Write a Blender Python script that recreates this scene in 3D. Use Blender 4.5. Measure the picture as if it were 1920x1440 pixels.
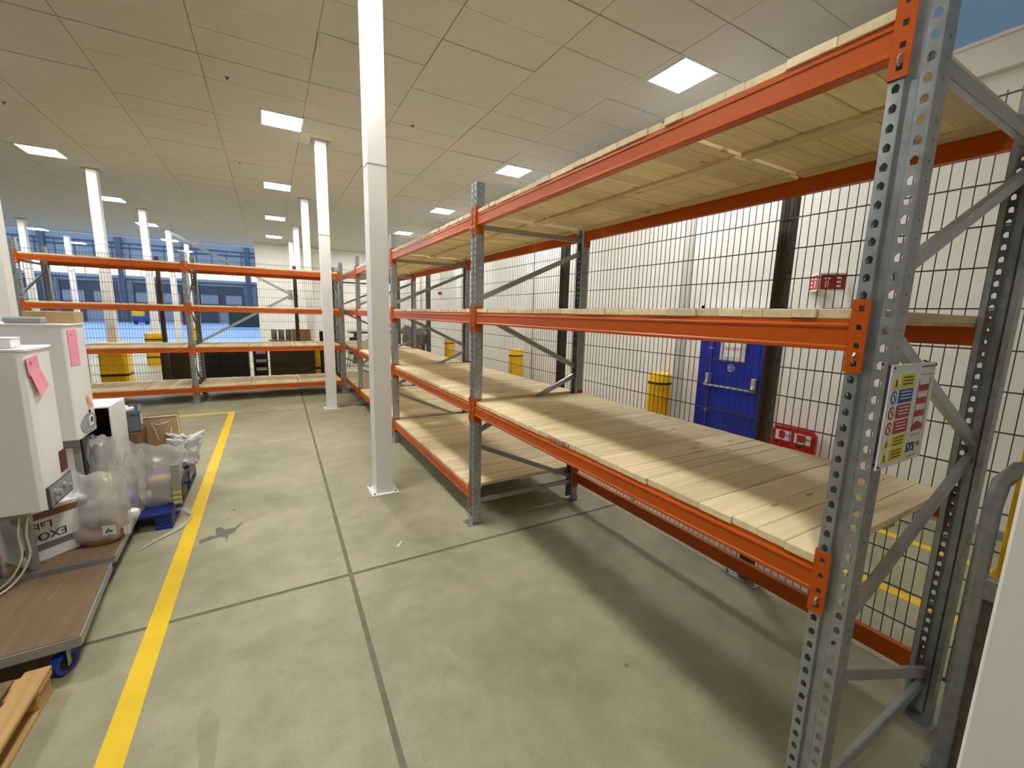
import bpy, bmesh, math, random
from mathutils import Vector, Matrix
R = random.Random(7)
for o in list(bpy.data.objects): bpy.data.objects.remove(o)
sc = bpy.context.scene
COL = sc.collection
# ---------------------------------------------------------------- camera
YAW, PITCH, ROLL, CH, F = .5191, -.1613, .0248, 1.9122, 793.38
cy, sy = math.cos(YAW), math.sin(YAW)
fw = Vector((sy*math.cos(PITCH), cy*math.cos(PITCH), math.sin(PITCH)))
r_ = Vector((cy, -sy, 0)); u_ = r_.cross(fw)
cr, sr = math.cos(ROLL), math.sin(ROLL)
rt = cr*r_ + sr*u_; up = -sr*r_ + cr*u_
cam = bpy.data.objects.new('camera', bpy.data.cameras.new('camera')); COL.objects.link(cam)
M = Matrix((rt, up, -fw)).transposed().to_4x4(); M.translation = Vector((0, 0, CH))
cam.matrix_world = M
cam.data.sensor_width = 36; cam.data.sensor_fit = 'HORIZONTAL'; cam.data.lens = F/1920*36
cam.data.clip_start = .05; cam.data.clip_end = 200
sc.camera = cam
# ---------------------------------------------------------------- exposure, world, light levels
sc.view_settings.view_transform = 'Standard'; sc.view_settings.look = 'None'
sc.view_settings.gamma = 1; sc.view_settings.use_curve_mapping = False
sc.view_settings.exposure = 1.7
PANEL_W = 30.0          # emission strength of the ceiling light panels
WINDOW_W = 3.2          # daylight in the high windows
HALL_FILL_W = 1.8  # added glow under the hall roof, out of view
w = bpy.data.worlds.new('world'); sc.world = w; w.use_nodes = True
w.node_tree.nodes['Background'].inputs[0].default_value = (.55, .68, .85, 1)
w.node_tree.nodes['Background'].inputs[1].default_value = .3
# ---------------------------------------------------------------- materials
def lin(c): return tuple((x/255/12.92 if x/255 <= .04045 else ((x/255+.055)/1.055)**2.4) for x in c) + (1,)
def mat(name, col, rough=.6, metal=0, spec=.5, **k):
    m = bpy.data.materials.new(name); m.use_nodes = True
    nt = m.node_tree; b = nt.nodes['Principled BSDF']
    c = lin(col) if max(col) > 1 else tuple(col)+(1,)
    b.inputs['Base Color'].default_value = c; b.inputs['Roughness'].default_value = rough
    b.inputs['Metallic'].default_value = metal; b.inputs['Specular IOR Level'].default_value = spec
    noise, amt = k.get('noise', 8), k.get('amt', .12)
    tc = nt.nodes.new('ShaderNodeTexCoord'); mp = nt.nodes.new('ShaderNodeMapping')
    mp.inputs['Scale'].default_value = k.get('scale', (1, 1, 1))
    nz = nt.nodes.new('ShaderNodeTexNoise'); nz.inputs['Scale'].default_value = noise; nz.inputs['Detail'].default_value = 5
    rp = nt.nodes.new('ShaderNodeMapRange'); rp.inputs['From Min'].default_value = .3; rp.inputs['From Max'].default_value = .7
    rp.inputs['To Min'].default_value = 1-amt; rp.inputs['To Max'].default_value = 1+amt
    mx = nt.nodes.new('ShaderNodeMix'); mx.data_type = 'RGBA'; mx.blend_type = 'MULTIPLY'; mx.inputs['Factor'].default_value = 1
    mx.inputs['A'].default_value = c
    L = nt.links.new
    L(tc.outputs['Object'], mp.inputs['Vector']); L(mp.outputs[0], nz.inputs['Vector']); L(nz.outputs['Fac'], rp.inputs['Value'])
    L(rp.outputs[0], mx.inputs['B']); L(mx.outputs['Result'], b.inputs['Base Color'])
    return m
def emis(name, col, s):
    m = bpy.data.materials.new(name); m.use_nodes = True; nt = m.node_tree
    nt.nodes.remove(nt.nodes['Principled BSDF']); e = nt.nodes.new('ShaderNodeEmission')
    e.inputs[0].default_value = tuple(col)+(1,); e.inputs[1].default_value = s
    nt.links.new(e.outputs[0], nt.nodes['Material Output'].inputs[0]); return m
def wood(name, light, dark, axis='X'):
    m = bpy.data.materials.new(name); m.use_nodes = True; nt = m.node_tree; b = nt.nodes['Principled BSDF']; L = nt.links.new
    N = nt.nodes.new
    tc = N('ShaderNodeTexCoord'); oi = N('ShaderNodeObjectInfo'); mp = N('ShaderNodeMapping')
    mp.inputs['Scale'].default_value = (1.2, 16, 16) if axis == 'X' else (16, 1.2, 16)
    ad = N('ShaderNodeVectorMath'); ad.operation = 'ADD'
    ml = N('ShaderNodeMath'); ml.operation = 'MULTIPLY'; ml.inputs[1].default_value = 37
    L(oi.outputs['Random'], ml.inputs[0]); L(tc.outputs['Object'], ad.inputs[0]); L(ml.outputs[0], ad.inputs[1]); L(ad.outputs[0], mp.inputs[0])
    nz = N('ShaderNodeTexNoise'); nz.inputs['Scale'].default_value = 1.6; nz.inputs['Detail'].default_value = 6; nz.inputs['Distortion'].default_value = .6
    L(mp.outputs[0], nz.inputs['Vector'])
    cr_ = N('ShaderNodeValToRGB'); cr_.color_ramp.elements[0].position = .3; cr_.color_ramp.elements[1].position = .72
    cr_.color_ramp.elements[0].color = lin(dark); cr_.color_ramp.elements[1].color = lin(light)
    L(nz.outputs['Fac'], cr_.inputs[0])
    # knots
    mk = N('ShaderNodeMapping'); mk.inputs['Scale'].default_value = (3, 9, 3) if axis == 'X' else (9, 3, 3); L(ad.outputs[0], mk.inputs[0])
    vo = N('ShaderNodeTexVoronoi'); vo.inputs['Scale'].default_value = 1.0; L(mk.outputs[0], vo.inputs['Vector'])
    kr = N('ShaderNodeMapRange'); kr.inputs['From Min'].default_value = .06; kr.inputs['From Max'].default_value = .12
    kr.inputs['To Min'].default_value = .75; kr.inputs['To Max'].default_value = 0; L(vo.outputs['Distance'], kr.inputs['Value'])
    km = N('ShaderNodeMix'); km.data_type = 'RGBA'; km.inputs['B'].default_value = lin((150, 105, 60)); L(kr.outputs[0], km.inputs['Factor']); L(cr_.outputs[0], km.inputs['A'])
    hs = N('ShaderNodeHueSaturation'); rr = N('ShaderNodeMapRange'); rr.inputs['To Min'].default_value = .84; rr.inputs['To Max'].default_value = 1.1
    L(oi.outputs['Random'], rr.inputs['Value']); L(rr.outputs[0], hs.inputs['Value']); L(km.outputs['Result'], hs.inputs['Color'])
    L(hs.outputs[0], b.inputs['Base Color']); b.inputs['Roughness'].default_value = .65
    bp = N('ShaderNodeBump'); bp.inputs['Strength'].default_value = .15; bp.inputs['Distance'].default_value = .002; L(nz.outputs['Fac'], bp.inputs['Height']); L(bp.outputs[0], b.inputs['Normal'])
    return m
def concrete():
    m = bpy.data.materials.new('concrete'); m.use_nodes = True; nt = m.node_tree; b = nt.nodes['Principled BSDF']; L = nt.links.new; N = nt.nodes.new
    g = N('ShaderNodeNewGeometry')
    n1 = N('ShaderNodeTexNoise'); n1.inputs['Scale'].default_value = .9; n1.inputs['Detail'].default_value = 9; n1.inputs['Roughness'].default_value = .62; n1.inputs['Distortion'].default_value = .4
    n2 = N('ShaderNodeTexNoise'); n2.inputs['Scale'].default_value = 5; n2.inputs['Detail'].default_value = 8
    n3 = N('ShaderNodeTexNoise'); n3.inputs['Scale'].default_value = 60; n3.inputs['Detail'].default_value = 2
    for n in (n1, n2, n3): L(g.outputs['Position'], n.inputs['Vector'])
    c = N('ShaderNodeValToRGB'); e = c.color_ramp.elements
    e[0].position = .30; e[0].color = lin((146, 141, 116)); e[1].position = .72; e[1].color = lin((178, 172, 143))
    L(n1.outputs['Fac'], c.inputs[0])
    def mul(a, nz, lo, hi, f0=.35, f1=.65):
        r = N('ShaderNodeMapRange'); r.inputs['From Min'].default_value = f0; r.inputs['From Max'].default_value = f1
        r.inputs['To Min'].default_value = lo; r.inputs['To Max'].default_value = hi; L(nz.outputs['Fac'], r.inputs['Value'])
        x = N('ShaderNodeMix'); x.data_type = 'RGBA'; x.blend_type = 'MULTIPLY'; x.inputs['Factor'].default_value = 1
        L(a, x.inputs['A']); L(r.outputs[0], x.inputs['B']); return x.outputs['Result']
    o = mul(c.outputs[0], n2, .90, 1.06); o = mul(o, n3, .96, 1.03)
    L(o, b.inputs['Base Color'])
    rr = N('ShaderNodeMapRange'); rr.inputs['To Min'].default_value = .42; rr.inputs['To Max'].default_value = .62; L(n2.outputs['Fac'], rr.inputs['Value']); L(rr.outputs[0], b.inputs['Roughness'])
    b.inputs['Specular IOR Level'].default_value = .35
    bp = N('ShaderNodeBump'); bp.inputs['Strength'].default_value = .08; bp.inputs['Distance'].default_value = .003; L(n3.outputs['Fac'], bp.inputs['Height']); L(bp.outputs[0], b.inputs['Normal'])
    return m
def film(name, col, opac, rough=.25):
    m = bpy.data.materials.new(name); m.use_nodes = True; nt = m.node_tree; b = nt.nodes['Principled BSDF']; L = nt.links.new; N = nt.nodes.new
    b.inputs['Base Color'].default_value = lin(col); b.inputs['Roughness'].default_value = rough*.6; b.inputs['Alpha'].default_value = opac
    b.inputs['Specular IOR Level'].default_value = .8
    tc = N('ShaderNodeTexCoord'); mp = N('ShaderNodeMapping'); mp.inputs['Scale'].default_value = (9, 9, 3.5); mp.inputs['Rotation'].default_value = (.3, .2, 0)
    nz = N('ShaderNodeTexVoronoi'); nz.feature = 'DISTANCE_TO_EDGE'; nz.inputs['Scale'].default_value = 1.3
    n2 = N('ShaderNodeTexNoise'); n2.inputs['Scale'].default_value = 3; n2.inputs['Detail'].default_value = 3
    ad = N('ShaderNodeMix'); ad.data_type = 'RGBA'; ad.blend_type = 'ADD'; ad.inputs['Factor'].default_value = .5
    L(tc.outputs['Object'], mp.inputs[0]); L(tc.outputs['Object'], n2.inputs['Vector']); L(mp.outputs[0], ad.inputs['A']); L(n2.outputs['Color'], ad.inputs['B']); L(ad.outputs['Result'], nz.inputs['Vector'])
    bp = N('ShaderNodeBump'); bp.inputs['Strength'].default_value = .55; bp.inputs['Distance'].default_value = .012; L(nz.outputs['Distance'], bp.inputs['Height']); L(bp.outputs[0], b.inputs['Normal'])
    return m
CONC = concrete()
SEAL = mat('joint_filler', (120, 113, 94), .9)
ORANGE = mat('orange_powder_coat', (188, 82, 5), .38, 0, .35, noise=3, amt=.05)
GALV = mat('galvanised_steel', (158, 162, 164), .36, .6, noise=22, amt=.16)
GALVD = mat('galvanised_brace', (170, 174, 176), .32, .6, noise=14, amt=.1)
FENCE = mat('grey_fence_coat', (82, 78, 72), .5, .1, amt=.05)
WIRE = mat('grey_wire_coat', (88, 83, 76), .5, .1, amt=.03)
PINE = wood('pine_plank', (241, 224, 180), (222, 201, 155))
PINEY = wood('pine_batten', (226, 208, 164), (206, 186, 140), 'Y')
WHITE = mat('white_column_paint', (234, 231, 227), .45, noise=2, amt=.03)
WALLW = mat('white_wall_panel', (234, 231, 224), .6, noise=1.2, amt=.04)
CEIL = mat('ceiling_board', (186, 182, 172), .85, noise=3, amt=.03)
GRID = mat('ceiling_joint', (172, 166, 152), .9)
YEL = mat('yellow_line_paint', (240, 200, 25), .5, noise=5, amt=.06)
YPL = mat('yellow_plastic', (240, 190, 0), .35, noise=4, amt=.05)
BLACK = mat('black_rubber', (25, 24, 24), .6)
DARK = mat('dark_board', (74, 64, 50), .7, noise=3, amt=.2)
BLUED = mat('blue_door_paint', (12, 40, 160), .4, noise=3, amt=.03)
BLUEP = mat('blue_pallet_plastic', (22, 48, 120), .5, amt=.1)
BLUEW = mat('blue_wheel', (30, 62, 160), .45)
RED = mat('red_plastic', (190, 28, 30), .4, amt=.04)
REDS = mat('red_sign', (178, 22, 38), .5, amt=.02)
LUM = mat('luminescent_sign', (228, 232, 205), .5, amt=.02)
PAPER = mat('white_paper', (226, 226, 226), .6, amt=.02)
PINK = mat('pink_note', (240, 150, 170), .7, amt=.04)
ORN = mat('orange_note', (240, 160, 80), .7, amt=.04)
WHTM = mat('white_enamel', (238, 236, 235), .35, noise=2, amt=.03)
GREYM = mat('grey_casing', (150, 152, 148), .5, amt=.05)
GREYD = mat('dark_grey_plastic', (70, 70, 72), .5, amt=.08)
CRATE = mat('blue_grey_plastic', (104, 112, 124), .5, amt=.06)
SILV = mat('silver_plastic', (176, 178, 178), .3, .3, amt=.04)
PLY = wood('brown_plywood', (124, 99, 72), (108, 85, 62), 'Y')
KRAFT = mat('kraft_cardboard', (190, 158, 112), .8, noise=5, amt=.07)
BROWNB = mat('brown_cardboard', (128, 92, 66), .8, noise=5, amt=.1)
PALW = wood('pallet_wood', (208, 170, 108), (176, 136, 80), 'Y')
INK = mat('black_ink', (28, 28, 30), .7)
GINK = mat('grey_ink', (110, 110, 110), .7)
RINK = mat('red_ink', (200, 40, 50), .6)
BAG = film('clear_polythene', (228, 229, 226), .36, .30)
WRAP = film('bubble_wrap', (230, 232, 228), .5, .12)
MAROON = mat('maroon_label', (92, 34, 36), .5)
BINK = mat('blue_print', (40, 84, 160), .6)
REDP = mat('red_print', (176, 50, 60), .6)
YELP = mat('yellow_print', (226, 214, 40), .6)
GLASSD = mat('door_pane', (196, 200, 190), .15)
HALLW = mat('hall_cladding', (138, 144, 148), .6, noise=.4, amt=.06)
HALLD = mat('hall_dark_panel', (62, 68, 76), .6, noise=.5, amt=.1)
HALLF = mat('hall_frame', (76, 86, 100), .6)
HFLOOR = mat('hall_floor', (132, 152, 184), .5, noise=.5, amt=.04)  # concrete, with the blue of the daylight put into its colour
GREEN = mat('green_container', (24, 60, 48), .6)
STAIN = mat('floor_stain', (112, 106, 90), .3, noise=6, amt=.12)
SMUDGE = mat('floor_smudge', (155, 150, 125), .5, noise=7, amt=.12)
OUTER = mat('outer_cladding', (128, 148, 158), .7, noise=.5, amt=.05)
RUST = mat('worn_brown_steel', (118, 102, 92), .6, .2, noise=18, amt=.3)
EPANEL = emis('lit_diffuser', (1, 1, .98), PANEL_W)
EWIN = emis('daylit_glass', (.62, .85, 1), WINDOW_W)
EFILL = emis('hall_fill_glow', (.56, .74, 1), HALL_FILL_W)  # cool fill glow for the hall
ERED = emis('red_signal', (1, .1, .1), 6)
# ---------------------------------------------------------------- mesh helpers
class MB:
    def __init__(s): s.v = []; s.f = []
    def add(s, vs, fs):
        n = len(s.v); s.v += [tuple(v) for v in vs]; s.f += [tuple(i+n for i in f) for f in fs]; return s
    def box(s, x0, x1, y0, y1, z0, z1, m=None):
        vs = [Vector((x, y, z)) for z in (z0, z1) for x, y in ((x0, y0), (x1, y0), (x1, y1), (x0, y1))]
        if m: vs = [m @ v for v in vs]
        return s.add(vs, [(3, 2, 1, 0), (4, 5, 6, 7), (0, 1, 5, 4), (1, 2, 6, 5), (2, 3, 7, 6), (3, 0, 4, 7)])
    def bar(s, a, b, w_, h, upv=(0, 0, 1)):
        a, b = Vector(a), Vector(b); d = (b-a).normalized(); sd = d.cross(Vector(upv))
        if sd.length < 1e-4: sd = d.cross(Vector((1, 0, 0)))
        sd.normalize(); un = sd.cross(d)
        q = [sd*w_/2*i+un*h/2*j for i, j in ((-1, -1), (1, -1), (1, 1), (-1, 1))]
        return s.add([a+k for k in q]+[b+k for k in q], [(0, 1, 2, 3), (7, 6, 5, 4), (0, 4, 5, 1), (1, 5, 6, 2), (2, 6, 7, 3), (3, 7, 4, 0)])
    def tube(s, pts, r, n=10, cap=True):
        pts = [Vector(p) for p in pts]; rs = r if isinstance(r, (list, tuple)) else [r]*len(pts); vs = []; fs = []; pu = None
        for i, p in enumerate(pts):
            d = (pts[min(i+1, len(pts)-1)]-pts[max(i-1, 0)]).normalized()
            if pu is None: pu = Vector((0, 0, 1)) if abs(d.z) < .9 else Vector((1, 0, 0))
            sd = d.cross(pu).normalized(); pu = sd.cross(d).normalized()
            vs += [p+(sd*math.cos(2*math.pi*k/n)+pu*math.sin(2*math.pi*k/n))*rs[i] for k in range(n)]
        for i in range(len(pts)-1):
            for k in range(n): a = i*n+k; b = i*n+(k+1) % n; fs.append((a, b, b+n, a+n))
        if cap: fs += [tuple(range(n-1, -1, -1)), tuple(range((len(pts)-1)*n, len(pts)*n))]
        return s.add(vs, fs)
    def lathe(s, prof, c=(0, 0, 0), n=24):
        vs = [(c[0]+r*math.cos(2*math.pi*k/n), c[1]+r*math.sin(2*math.pi*k/n), c[2]+z) for r, z in prof for k in range(n)]
        fs = [(i*n+k, i*n+(k+1) % n, (i+1)*n+(k+1) % n, (i+1)*n+k) for i in range(len(prof)-1) for k in range(n)]
        fs += [tuple(range(n-1, -1, -1)), tuple(range((len(prof)-1)*n, len(prof)*n))]
        return s.add(vs, fs)
    def prism(s, poly, fn, t0, t1):            # poly in 2D, fn(u,v,t)->xyz
        n = len(poly)
        return s.add([fn(u, v, t0) for u, v in poly]+[fn(u, v, t1) for u, v in poly],
                     [tuple(range(n-1, -1, -1)), tuple(range(n, 2*n))]+[(k, (k+1) % n, n+(k+1) % n, n+k) for k in range(n)])
    def mesh(s, name, m, smooth=False, bev=0):
        me = bpy.data.meshes.new(name); me.from_pydata(s.v, [], s.f); me.update()
        bm = bmesh.new(); bm.from_mesh(me); bmesh.ops.recalc_face_normals(bm, faces=bm.faces)
        if bev: bmesh.ops.bevel(bm, geom=list(bm.edges), offset=bev, segments=1, affect='EDGES', clamp_overlap=True)
        bm.to_mesh(me); bm.free()
        me.materials.append(m)
        if smooth:
            for p in me.polygons: p.use_smooth = True
            me.set_sharp_from_angle(angle=math.radians(40))
        return me
def smooth(pts, n=6):
    P = [Vector(p) for p in pts]; P = [P[0]*2-P[1]]+P+[P[-1]*2-P[-2]]; out = []
    for i in range(1, len(P)-2):
        for k in range(n):
            t = k/n; a, b, c, d = P[i-1:i+3]
            out.append(.5*((2*b)+(c-a)*t+(2*a-5*b+4*c-d)*t*t+(3*b-a-3*c+d)*t**3))
    return out+[P[-2]]
def ob(name, me, parent=None, loc=(0, 0, 0), rot=(0, 0, 0), scale=None):
    o = bpy.data.objects.new(name, me); COL.objects.link(o); o.location = loc; o.rotation_euler = rot
    if scale: o.scale = scale
    if parent: o.parent = parent
    return o
def part(name, mb, m, parent, smooth=False, bev=0, **k): return ob(name, mb.mesh(name, m, smooth, bev), parent, **k)
def tag(o, label=None, cat=None, group=None, kind=None):
    if label: o['label'] = label
    if cat: o['category'] = cat
    if group: o['group'] = group
    if kind: o['kind'] = kind
    return o
def thing(name, label, cat, loc=(0, 0, 0), rz=0, group=None, kind=None):
    o = ob(name, None, None, loc, (0, 0, rz)); o.empty_display_size = .1
    return tag(o, label, cat, group, kind)
def copy_tree(o, parent=None):
    c = o.copy(); COL.objects.link(c); c.parent = parent
    for ch in list(o.children): copy_tree(ch, c)
    return c
def text(name, s, size, m, parent, mat4, ext=.0006, align='CENTER'):
    cu = bpy.data.curves.new(name, 'FONT'); cu.body = s; cu.size = size; cu.extrude = ext; cu.align_x = align; cu.align_y = 'CENTER'; cu.resolution_u = 3
    t = bpy.data.objects.new(name, cu); COL.objects.link(t)
    me = bpy.data.meshes.new_from_object(t.evaluated_get(bpy.context.evaluated_depsgraph_get())); me.name = name
    bpy.data.objects.remove(t); me.materials.clear(); me.materials.append(m)
    o = ob(name, me, parent); o.matrix_local = mat4; return o
def frame4(origin, xdir, ydir):
    x = Vector(xdir).normalized(); y = Vector(ydir).normalized(); z = x.cross(y)
    m = Matrix((x, y, z)).transposed().to_4x4(); m.translation = Vector(origin); return m
def struct(name, mb, m, parent=None, bev=0, smooth=False, label=None, cat='structure'):
    o = part(name, mb, m, parent, smooth, bev)
    if not parent: tag(o, label, cat, kind='structure')
    return o
# ================================================================ SETTING
# ---- floor: dark base with raised slabs, sawn joints between them
CZ = 4.9
floor = struct('floor', MB().box(-14, 6.2, -5, 25.2, -.2, -.004), SEAL, label='grey concrete warehouse floor with sawn joints', cat='floor')
def jx(y): return .385+(y-1.5)*.0172
J = .015
ys = [-5, 3.04, 9.04, 15.04, 25.2]; cols = [(-14, None, -5.6), (-5.6, None, 'j'), ('j', None, 6.2)]
for i in range(4):
    y0, y1 = ys[i]+(J if i else 0), ys[i+1]-J
    for a, _, b in cols:
        xa = [(jx(y) if a == 'j' else a)+J for y in (y0, y1)]; xb = [(jx(y) if b == 'j' else b)-J for y in (y0, y1)]
        if b == 6.2: xb = [6.2, 6.2]
        poly = [(xa[0], y0), (xb[0], y0), (xb[1], y1), (xa[1], y1)]
        part('floor_slab', MB().prism(poly, lambda u, v, t: (u, v, t), -.02, 0), CONC, floor)
def flat(name, poly, m, z=.0008, parent=floor, n=None):
    return part(name, MB().prism(poly, lambda u, v, t: (u, v, t), 0.0, z), m, parent)
flat('floor_marking', [(-.745, -1), (-.64, -1), (-.655, 9.30), (-.76, 9.30)], YEL)
flat('floor_marking', [(-6, 9.20), (-.76, 9.20), (-.76, 9.30), (-6, 9.30)], YEL)
flat('floor_marking', [(3.78, -2), (3.88, -2), (3.88, 22), (3.78, 22)], YEL)
flat('floor_marking', [(4.82, -2), (4.92, -2), (4.92, 22), (4.82, 22)], YEL)
def blob(cx, cy_, rx, ry, n=22, j=.35, rot=0, seed=1):
    q = random.Random(seed); out = []
    for k in range(n):
        a = 2*math.pi*k/n; rr = 1-j*(.5+.22*math.sin(2*a+seed)+.16*math.sin(3*a+2*seed)+.08*math.sin(7*a+seed)+.04*q.random()); x, y = rx*rr*math.cos(a), ry*rr*math.sin(a)
        out.append((cx+x*math.cos(rot)-y*math.sin(rot), cy_+x*math.sin(rot)+y*math.cos(rot)))
    return out
flat('floor_stain', [(-.62, 4.09), (-.55, 4.14), (-.50, 4.13), (-.52, 4.27), (-.49, 4.29), (-.44, 4.21), (-.375, 4.22), (-.33, 4.30), (-.31, 4.29), (-.35, 4.20), (-.37, 4.12), (-.41, 4.10), (-.415, 3.96), (-.43, 4.06), (-.47, 4.09), (-.53, 4.07), (-.60, 4.03)], STAIN, .0006)
for i, (x, y, r) in enumerate([(-.40, 4.62, .022), (-.49, 4.83, .014), (-.41, 4.86, .012), (-.43, 4.42, .012), (1.62, 1.47, .018)]): flat('floor_stain', blob(x, y, r, r*.8, 12, .2, 0, i), STAIN, .0006)
flat('floor_smudge', [(.675, 2.51), (.83, 2.47), (.80, 2.15), (.78, 2.12), (.86, 1.75), (.88, 1.30), (.90, 1.05), (.66, 1.02), (.67, 1.5), (.70, 1.9), (.66, 2.2)], SMUDGE, .0004)
flat('floor_smudge', blob(.70, 2.75, .12, .05, 26, .6, .3, 5), SMUDGE, .0003)
flat('floor_smudge', blob(-.35, 2.05, .06, .24, 40, .5, .1, 8), SMUDGE, .0003)
flat('floor_smudge', blob(-.16, 2.9, .05, .10, 40, .5, .4, 3), SMUDGE, .0003)
flat('floor_smudge', blob(-.05, 2.3, .03, .05, 40, .5, 1, 4), SMUDGE, .0003)
flat('floor_smudge', blob(-.55, 5.3, .20, .03, 40, .5, .1, 6), SMUDGE, .0003)
# ---- ceiling: suspended boards 1.2 x 0.6
ceil = struct('ceiling', MB().box(-14, 5.7, -5, 25.3, CZ+.012, CZ+.14), GRID, label='pale suspended board ceiling with square lights', cat='ceiling')
lightpos = []
for x0 in (-8.35, -4.05, .06, 4.35):
    for k in range(-1, 7):
        if (k == -1 and x0 != .06) or (x0 < -8 and k < 4): continue
        y0 = {0: 3.76, 1: 8.0}.get(k, 3.76+4.24*k)
        lightpos.append((x0, y0))
def is_light(cx, cyy):
    return any(abs(cx-(lx+.3)) < .35 and abs(cyy-(ly+.3)) < .32 for lx, ly in lightpos)
X0 = .64-1.2*12; tile12 = MB().box(.004, 1.196, .004, .596, -.02, 0).mesh('ceiling_tile', CEIL, bev=.003)
far = MB(); Y0 = 3.76-.6*14
for i in range(0, 17):
    for j in range(0, 50):
        x, y = X0+1.2*i, Y0+.6*j
        x1 = min(x+1.2, 5.7)
        if x1-x < .1 or y+.6 > 25.3: continue
        hit = [l for l in lightpos if l[0] > x-.61 and l[0] < x1-.0 and abs(l[1]-y) < .59]
        near = -3 <= x and 1.9 < y < 13 and not hit and x1-x > 1.1
        if near:
            dz = R.choice([0, 0, 0, .002, -.004]); ob('ceiling_tile', tile12, ceil, (x, y, CZ+.02+dz))
        else:
            # cut the tile around a light
            segs = [(x, x1)]
            for l in hit:
                if abs(l[1]-y) < .3:
                    new = []
                    for a, b in segs:
                        if l[0] > a: new.append((a, min(b, l[0])))
                        if l[0]+.6 < b: new.append((max(a, l[0]+.6), b))
                    segs = new
            for a, b in segs:
                if b-a > .02: far.box(a+.003, b-.003, y+.003, y+.597, CZ, CZ+.02)
tag(part('ceiling_tiles', far, CEIL, ceil), kind='stuff')
# ---- lights
lf = MB()
for a in ((0, .6, 0, .022), (0, .6, .578, .6), (0, .022, .022, .578), (.578, .6, .022, .578)): lf.box(a[0], a[1], a[2], a[3], -.006, .012)
lfm = lf.mesh('light_frame', WHITE); ldm = MB().box(.022, .578, .022, .578, -.003, .008).mesh('diffuser', EPANEL)
rows = ['far left row', 'left row', 'row above the middle aisle', 'row above the right rack']
for (x, y) in lightpos:
    k = round((y-3.76)/4.24)+1; n = [-8.35, -4.05, .06, 4.35].index(x)
    where = 'behind the viewer' if k < 1 else 'nearest' if k == 1 else f'{["","","second","third","fourth","fifth","sixth","seventh"][k]} from the front'
    t = thing('ceiling_light', f'square lit ceiling panel, {where}, {rows[n]}', 'ceiling light', (x, y, CZ), group='square ceiling lights')
    ob('light_frame', lfm, t); ob('diffuser', ldm, t)
# sprinklers
sp = MB().lathe([(.028, 0), (.028, -.004), (.008, -.006), (.007, -.025), (.014, -.027), (.014, -.03)], n=12).mesh('sprinkler', GREYD, True)
for i, (x, y, l) in enumerate([(-.30, 7.2, 'small sprinkler head left of the middle light row'), (-3.3, 9.9, 'small sprinkler head over the left clutter'), (-.35, 11.0, 'small sprinkler head in front of the far rack'), (2.2, 7.3, 'small sprinkler head right of the big white column')]):
    tag(ob('sprinkler_head', sp, None, (x, y, CZ)), l, 'sprinkler')
# ---- walls
wr = struct('wall_right', MB().box(5.66, 5.9, -5, 23.5, -.2, 4.12), WALLW, label='white panel wall behind the mesh fence on the right', cat='wall')
pm = MB().box(0, .012, .004, 1.146, .0, 4.12).mesh('wall_panel', WALLW, bev=.002)
for k in range(24):
    y = -5+k*1.15
    if y < 23 and not (2.6 < y+1.1 and y < 4.3): ob('wall_panel', pm, wr, (5.648, y, 0))
struct('trim_1', MB().box(5.58, 5.9, -5, 23.5, 4.37, 4.40).box(5.60, 5.62, -5, 23.5, 4.12, 4.37).box(5.58, 5.9, -5, 23.5, 4.10, 4.12).box(5.61, 5.68, -5, 23.5, 4.21, 4.24), WHITE, label='white steel edge beam capping the right wall', cat='trim')
struct('baseboard_right', MB().box(5.635, 5.66, -5, 2.95, 0, .09), GREYM, label='grey kerb at the foot of the right wall', cat='baseboard')
struct('wall_outer', MB().box(9.0, 9.2, -8, 26, 0, 11), OUTER, label='blue grey outer wall seen above the right wall', cat='wall')
struct('wall_far', MB().box(-.42, 6.0, 23.42, 23.7, -.2, CZ), WALLW, label='white wall at the far end under the low ceiling', cat='wall')
wf = bpy.data.objects['wall_far']
for k in range(5): part('wall_panel', MB().box(-.41+1.2*k, -.41+1.2*k+1.19, 23.405, 23.42, 0, CZ-.01), WALLW, wf, bev=.003)
struct('wall_back', MB().box(-14, 6, -5.3, -5, -.2, CZ), WALLW, label='white wall behind the viewer', cat='wall')
struct('wall_left', MB().box(-14.3, -14, -5, 25.3, -.2, CZ), mat('grey_wall_panel', (150, 148, 142), .6), label='unseen grey wall far to the left', cat='wall')  # out of view, greyed to lower the light it bounces back
struct('trim_2', MB().box(-14, 6, 25.3, 25.5, CZ, CZ+.35), WHITE, label='fascia where the low ceiling ends at the tall hall', cat='trim')
# ---- tall hall beyond
struct('hall_floor', MB().box(-40, 12, 25.2, 66, -.2, 0), HFLOOR, label='pale floor of the daylit hall beyond the low ceiling', cat='floor')
HY = 66
wh = struct('wall_hall', MB().box(-40, 12, HY, HY+.3, 5.35-5.35, 16), HALLW, label='blue grey end wall of the tall hall', cat='wall')
roof = struct('hall_roof', MB().box(-40, 12, 25.4, HY+.3, 15, 15.3), HALLW, label='roof of the tall hall', cat='ceiling')
for k in range(6): part('hall_fill_panel', MB().box(-38+8*k, -34+8*k, 30, 62, 14.9, 14.98), EFILL, roof)  # unseen glowing panels, added to light the hall cool blue
struct('wall_hall_left', MB().box(-40.3, -40, 25.2, HY, 0, 15.3), HALLW, label='left side wall of the tall hall', cat='wall')
struct('wall_hall_right', MB().box(12, 12.3, 25.2, HY, 0, 15.3), HALLW, label='right side wall of the tall hall', cat='wall')
for z in (8.4, 8.9, 4.9): part('cladding_rail', MB().box(-40, 12, HY-.12, HY, z, z+.14), HALLF, wh)
for k in range(34): part('cladding_rail', MB().box(-40+1.55*k, -39.9+1.55*k, HY-.06, HY, 6.9, 9), HALLF, wh)
n = 0
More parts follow.
